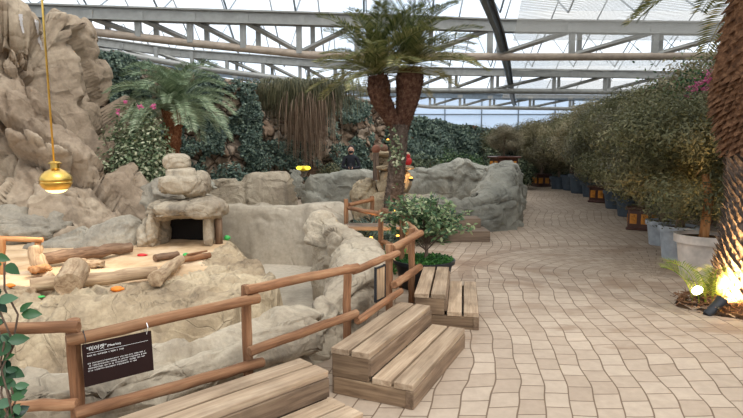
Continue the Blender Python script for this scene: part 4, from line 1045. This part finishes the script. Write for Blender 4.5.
# ---------------------------------------------------------------- on the sand
def lg(lab, u0,v0,u1,v1,r,mat,r2=None,z=.16,nm='log',cat='log',grp='logs lying on the sand',**k):
    a, b = G(u0,v0,z+r), G(u1,v1,z+(r2 or r)); o = log(nm, a, b, r, mat, None, r2, **k); return tag(o, lab, cat, grp)
lg('long rough log lying across the back of the sand, near the grey boulders', 40,260,131,247,.085,'bark',.075,seed=3,rough=.14,seg=14,n=14)
lg('long smooth pale log lying along the front of the sand', 30,286,157,272,.075,'palelog',.07,seed=5,rough=.04,seg=16)
lg('short rough log at the right end of the long smooth log', 156,279,181,259,.085,'palelog',.06,seed=7,rough=.12,seg=14,n=12)
a = G(69,284,.27); b = P(60,262,5.75); o = log('log', a, a+(Vector((-.14,.42,.07))), .135, 'palelog', None, .13, seed=9, rough=.04, seg=22); tag(o, 'thick short pale log with its sawn end facing the camera', 'log', 'logs lying on the sand')
lg('thin pale branch sticking out left of the thick short log', 30,292,50,276,.045,'palelog',.05,z=.15,nm='branch',seed=12)
lg('small brown half log in front of the cave', 155,258,178,254,.05,'bark',.045,z=.14,seed=14)
lg('small dark brown log right below the cave opening', 181,260,210,255,.045,'log',.04,z=.14,seed=15)
lg('thin reddish stick lying on the small dark log', 187,255,207,251,.018,'log',.014,z=.22,nm='stick',cat='stick',seed=16)
s = tag(rock_blob('flat_block', G(91,268,.13), (.17,.11,.055), M['palelog'], 18, s=3, amp=.02, sub=4, sq=.5), 'flat rectangular wood block on the middle of the sand', 'wood block')
s = tag(rock_blob('wood_chip', G(84,272,.13), (.05,.03,.015), M['bark'], 19, s=5, amp=.01, sub=3), 'small brown chip of bark in front of the flat block', 'bark chip')
# small rail fence
t = thing('rail_fence', 'small orange-brown rail fence on the sand at the left edge', 'fence', G(38,274,.11))
o0 = Vector(t.location); yy = o0.y
for nm, a, b, r in (('post', P(38,273,yy), P(38,242,yy), .035), ('post', P(2,276,yy-.1), P(2,239,yy-.1), .04), ('rail', P(-50,236,yy-.1), P(43,240,yy-.02), .03), ('rail', P(-50,283,yy-.15), P(33,281,yy-.12), .02)):
    log(nm, a, b, r, 'orangelog', t, seed=int(a.x*10))
o = log('stump', G(27,276,.16)+Vector((0,.25,0)), G(27,276,.16)+Vector((-.07,.3,.3)), .1, 'palelog', None, .075, seed=31, seg=16); tag(o, 'upright pale stump behind the small rail fence', 'stump')
o = tag(rock_blob('sandy_rock', G(37,277,.15)+Vector((0,.1,0)), (.16,.12,.08), M['orangelog'], 32, s=3, amp=.03, sub=4), 'low orange-brown lump at the foot of the small rail fence post', 'rock')  # lump takes the orange wood colour of the rail fence
ib = bvh(isl)
def toy(lab, u, v, z, mat, s=(1,1,.6), r=.045, cat='toy', nm='toy_ball'):
    h_ = ib.ray_cast(Vector((0,0,CAMZ)), ray(u, v).normalized()); p = (h_[0]-Vector((0,0,.008))) if h_[0] else G(u, v, z); mb = MB().ball((0,0,r*s[2]), r, 14, s); mb.ball((r*.7*s[0],0,r*s[2]*1.0), r*.55, 10, s); tag(mb.build(nm, M[mat], None, p, smooth=True), lab, cat, 'coloured bits scattered on the sand')
toy('small red toy piece on the sand in front of the cave', 142,256,.14,'red',(1.5,1,.5)); toy('green toy piece beside the small logs under the cave', 186,256,.2,'green'); toy('green toy ball on the rim rock right of the cave', 227,240,.33,'green',(1,1,.9),.05)
toy('orange piece of food on the front rim rock', 117,291,.30,'orangetoy',(1.3,1,.6),.05,'food','food_piece'); toy('tiny green piece on the rim rock below the thick short log', 41,297,.28,'green',(1.2,1,.4),.03); toy('orange piece at the left edge behind the glossy leaves', 10,287,.26,'orangetoy',(1.2,1,.6),.04,'food','food_piece')

# ---------------------------------------------------------------- brass pendant over the enclosure
lp = P(56,181,6.5); t = thing('pendant_lamp', 'round brass pendant lamp hanging on a long rod before the cliff', 'pendant lamp', lp)
prof = [(.02,.235),(.05,.235),(.052,.225),(.072,.215),(.072,.205),(.05,.2),(.05,.15),(.062,.142),(.10,.125),(.15,.085),(.172,.045),(.176,.02),(.176,.005),(.168,-.005),(.176,-.015),(.174,-.03),(.15,-.075),(.12,-.10),(.118,-.098),(.145,-.07),(.165,-.03)]
MB().lathe(prof, 40).build('shade', M['brass'], t, smooth='auto')
M['lampglow'] = emit('warm_lamp_glow', (255,226,150), 3.0)
MB().lathe([(.001,-.148),(.05,-.143),(.09,-.128),(.118,-.10)], 30).build('glass_bowl', M['lampglow'], t, smooth=True)
top = P(42,0,6.5)-lp; d = top-Vector((-.01,0,.235)); 
MB().tube([(-.01,0,.2), tuple(top), tuple(top+Vector((0,0,5.72-1.6-3.4+1.6+.35))) if False else tuple(top+d.normalized()*1.98)], .012, 8).build('rod', M['brass'], t, smooth=True)
ld = bpy.data.lights.new('pendant_light', 'SPOT'); ld.energy = 40; ld.color = (1,.84,.64); ld.spot_size = R(150); ld.spot_blend = .8; ld.shadow_soft_size = .1
lo = bpy.data.objects.new('pendant_light', ld); C.objects.link(lo); lo.location = lp+Vector((0,0,-.17))

# ---------------------------------------------------------------- spotlights by the right-hand cycad
M['hot'] = emit('hot_lamp_face', (255,236,190), 14)
def spot(lab, base, head, aim, L, r, energy, grp='spotlights in the mulch bed'):
    t = thing('spotlight', lab, 'spotlight', base, 0, grp); b = Vector(base); hd = Vector(head)-b; dr = (Vector(aim)-Vector(head)).normalized(); q = dr.to_track_quat('Z', 'Y')
    MB().lathe([(.001,-L),(r*.6,-L),(r*.75,-L*.9),(r*.8,-L*.3),(r,-.01),(r*1.05,0),(r*.95,.004),(r*.9,-.012)], 24).build('housing', M['black'], t, hd, q, smooth='auto')
    MB().lathe([(.001,-.008),(r*.9,-.010)], 20).build('lens', M['hot'], t, hd, q)
    MB().tube([(0,0,-.02),(0,0,hd.z*.5),tuple(hd-dr*L*.5)], .009, 6).build('stake', M['black'], t)
    MB().tube([tuple(hd-dr*L*.5+Vector((0,-r*1.1,0))), tuple(hd*.6+Vector((0,-.02,0))), tuple(hd-dr*L*.5+Vector((0,r*1.1,0)))], .007, 6).build('bracket', M['black'], t)
    ld = bpy.data.lights.new('spot', 'SPOT'); ld.energy = energy; ld.color = (1,.62,.28); ld.spot_size = R(110); ld.spot_blend = .7; ld.shadow_soft_size = .05
    lo = bpy.data.objects.new('spot_light', ld); C.objects.link(lo); lo.location = Vector(head)+dr*.02; lo.rotation_mode = 'QUATERNION'; lo.rotation_quaternion = (-dr).to_track_quat('Z', 'Y')
hA = P(697,290,5.5); spot('round-faced spotlight with its bright lens tilted to the camera', (hA.x+.02, 5.52, .02), hA, hA+Vector((-.75,-.55,.62)), .10, .06, 14)
hB = P(722,300,5.28); spot('long black spotlight lying low and lighting the rusty trunk foot', (hB.x-.1, 5.25, .02), hB, hB+Vector((.6,.22,.42)), .24, .055, 520)
# unseen up-light added behind the pots to warm the lower branches
hC = Vector((4.5, 6.75, .12)); spot('small unseen uplight added behind the big beige pot to warm the branches', (4.5,6.8,.0), hC, (4.35,7.3,2.2), .1, .05, 200)

# glowing uplights near the double cycad
M['orangeglow'] = emit('orange_lamp_face', (255,176,70), 5)
def glow(lab, p, r=.05, en=8, col='orangeglow'):
    t = thing('garden_lamp', lab, 'garden lamp', p, 0, 'small garden lamps'); MB().lathe([(.001,0),(r*.8,0),(r,r*.5),(r*.9,r*1.2)], 16).build('body', M['black'], t, smooth='auto')
    MB().ball((0,0,r*1.2), r*.8, 12, (1,1,.8)).build('bulb', M[col], t, smooth=True)
    ld = bpy.data.lights.new('glow', 'POINT'); ld.energy = en; ld.color = (1,.6,.25); ld.shadow_soft_size = .05; lo = bpy.data.objects.new('glow_light', ld); C.objects.link(lo); lo.location = Vector(p)+Vector((0,-.0,r*2.6))
glow('orange garden lamp at the foot of the double cycad trunk', P(396,214,9.6), .045, 4)
glow('orange garden lamp under the left end of the plank shelf', P(371,241,7.6), .035, 8)
glow('orange garden lamp under the right end of the plank shelf', P(398,239,7.6), .035, 8)
glow('small lamp on the tan rock tower, right of the cycad trunk', P(411,181,11.7), .05, 5)
glow('small flame-like lamp above the tan rock tower, left of the trunk', P(388,142,12.6), .04, 3)
# yellow light on the rock wall
t = thing('yellow_lamp', 'bright yellow glowing lamp sitting on the rock wall top', 'lamp', P(304,171,12.9)); 
M['yglow'] = emit('yellow_glow', (255,226,60), 3)
MB().ball((0,0,.06), .16, 14, (1,.6,.4)).build('housing', M['yellow'], t, smooth=True)
for x in (-.1,.09): MB().ball((x,-.07,.075), .055, 12, (1.3,.6,.8)).build('bulb', M['yglow'], t, smooth=True)
# knotted rope mesh draped over the rock wall
rr = random.Random(2); r0 = P(298,183,12.4); mb = MB()
for k in range(3):
    pts = []
    for i in range(26): 
        q = P(291+k*3+7*(i/25)**.7+1.5*math.sin(i*.9), 171+i*.98, 12.55-.12*math.sin(i/25*3)); pts.append(q-r0+Vector((0,0,0)))
    mb.tube(pts, .025, 6)
    for i in range(0, 26, 1): mb.ball(tuple(pts[i]), .042, 6)
tag(mb.build('knotted_rope', M['grey'], None, r0), 'pale knotted rope draped down the rock wall under the yellow lamp', 'rope')

# ---------------------------------------------------------------- tan rock tower behind the cycad
tw = thing('rock_tower', 'tan tiered rock tower partly hidden by the double cycad trunk', 'rock tower', (P(393,190,12.2).x, 12.2, 0)); L0 = Vector(tw.location)
def tb(nm, u, vb, vt, y, wpx, mat, seed, dy=.35, sq=.6, amp=.05):
    a, b = P(u, vb, y), P(u, vt, y); h = (b.z-a.z)/2; rock_blob(nm, a-L0, (wpx/2*y/550, dy, h), M[mat], seed, parent=tw, s=1.6, amp=amp, sub=5, sq=sq)
tb('base_tier', 393, 232, 190, 12.2, 52, 'sandrock', 61, .5); tb('lower_tier', 394, 196, 167, 12.2, 36, 'sandrock', 62, .4); tb('lower_ledge', 394, 170, 165, 12.1, 41, 'sandrock', 63, .42, .5, .02); tb('upper_tier', 393, 168, 153, 12.35, 32, 'sandrock', 64, .3); tb('upper_ledge', 391, 156.5, 152, 12.3, 40, 'sandrock', 65, .34, .5, .02)
tb('base_rock', 366, 232, 176, 12.4, 30, 'sandrock', 66, .4, .8, .08)
t = thing('ball_post', 'round wooden post with a rusty ball top on the left of the rock tower', 'post', P(376,180,11.85)); q = P(376,152,11.85)-Vector(t.location)
MB().tube([(0,0,0),tuple(q*.5),tuple(q)], [.07,.065,.06], 12, rough=.04).build('post', M['trunk'], t, smooth='auto'); MB().ball(tuple(q+Vector((0,0,.06))), .095, 16).build('ball', plain('rusty_ball', (140,92,72), .8), t, smooth=True)
t = tag(MB().ball((0,0,.09), .09, 14).build('ball', plain('brown_ball', (128,96,78), .8), None, P(384,152.5,12.2), smooth=True), 'brown ball on the top ledge of the rock tower', 'ball')
t = tag(MB().ball((0,0,.09), .085, 14, (1,.9,1.1)).ball((0,0,.2), .05, 10).build('red_figure', M['red'], None, P(408,165.5,11.95), smooth=True), 'bright red rounded object on the lower ledge right of the trunk', 'ornament')

# ---------------------------------------------------------------- person in black
M['skin'] = plain('skin', (206,160,136), .6, 0, .04); M['cloth'] = plain('black_cloth', (26,27,34), .85); M['hair'] = plain('dark_hair', (30,22,20), .6)
def skin_mesh(name, verts, edges, radii, mat, parent, sub=2):
    me = bpy.data.meshes.new(name); me.from_pydata(verts, edges, []); o = link(name, me, parent)
    m = o.modifiers.new('s', 'SKIN'); me.skin_vertices[0].data[0].use_root = True
    for i, r in enumerate(radii): me.skin_vertices[0].data[i].radius = r if hasattr(r, '__len__') else (r, r)
    m2 = o.modifiers.new('b', 'SUBSURF'); m2.levels = m2.render_levels = sub
    dg = bpy.context.evaluated_depsgraph_get(); nm = bpy.data.meshes.new_from_object(o.evaluated_get(dg)); o.modifiers.clear(); o.data = nm; nm.materials.clear(); nm.materials.append(mat)
    nm.polygons.foreach_set('use_smooth', np.ones(len(nm.polygons), dtype=bool)); return o
pp = P(351,160,15.6); pr = thing('person', 'person in black clothes and mask standing behind the grey rock wall, hands together', 'person', (pp.x, 15.6, 0), 0)
# body: pelvis root, facing -y
vb = [(0,0,.92),(0,0,1.08),(0,.0,1.26),(0,.01,1.40),(0,-.0,1.49), (.17,0,1.37),(.24,-.04,1.12),(.10,-.24,1.10),(.03,-.27,1.11), (-.17,0,1.37),(-.24,-.04,1.12),(-.10,-.24,1.10),(-.03,-.27,1.11), (.09,0,.88),(.10,-.01,.48),(.10,.02,.07),(.10,-.12,.03), (-.09,0,.88),(-.10,-.01,.48),(-.10,.02,.07),(-.10,-.12,.03)]
eb = [(0,1),(1,2),(2,3),(3,4),(3,5),(5,6),(6,7),(7,8),(3,9),(9,10),(10,11),(11,12),(0,13),(13,14),(14,15),(15,16),(0,17),(17,18),(18,19),(19,20)]
rb = [(.15,.11),(.13,.10),(.16,.115),(.12,.09),.05,.062,.048,.036,.03,.062,.048,.036,.03,.09,.06,.042,.035,.09,.06,.042,.035]
skin_mesh('body', vb, eb, rb, M['cloth'], pr)
h = MB().ball((0,-.01,1.60), .105, 20, (.78,.92,1.12)); h.ball((0,-.108,1.60), .02, 8, (.7,1,1.3)); [h.ball((s*.083,0,1.595), .025, 8, (.4,.7,1.1)) for s in (-1,1)]; h.tube([(0,0,1.44),(0,0,1.54)], .05, 10)
hd = h.build('head', M['skin'], pr, smooth=True)
for s in (-1,1): MB().ball((s*.032,-.098,1.617), .012, 8).build('eye', M['dark'], hd, smooth=True)
MB().ball((0,-.05,1.558), .07, 14, (.95,.95,.75)).build('mask', M['black'], pr, smooth=True)
MB().ball((0,.02,1.635), .112, 18, (.86,.95,1.0)).ball((0,.05,1.54), .09, 14, (.95,.7,1.3)).build('hair', M['hair'], pr, smooth=True)
for s in (-1,1):
    vh = [(s*.03,-.27,1.11),(s*.01,-.31,1.115)]; eh = [(0,1)]; rh = [.022,.028]
    for k in range(4):
        n0 = len(vh); z = 1.14-.017*k; l = (.9,1,.95,.8)[k]; vh += [(-s*.02,-.33,z),(-s*.045*l,-.325,z-.008),(-s*.06*l,-.305,z-.012)]; eh += [(1,n0),(n0,n0+1),(n0+1,n0+2)]; rh += [.009,.0085,.007]
    n0 = len(vh); vh += [(s*.012,-.315,1.145),(-s*.008,-.325,1.165)]; eh += [(1,n0),(n0,n0+1)]; rh += [.01,.008]
    skin_mesh('hand', vh, eh, rh, M['skin'], pr, 1)
MB().box((0,-.345,1.16), (.075,.01,.14), None, .003).build('phone', M['black'], pr)
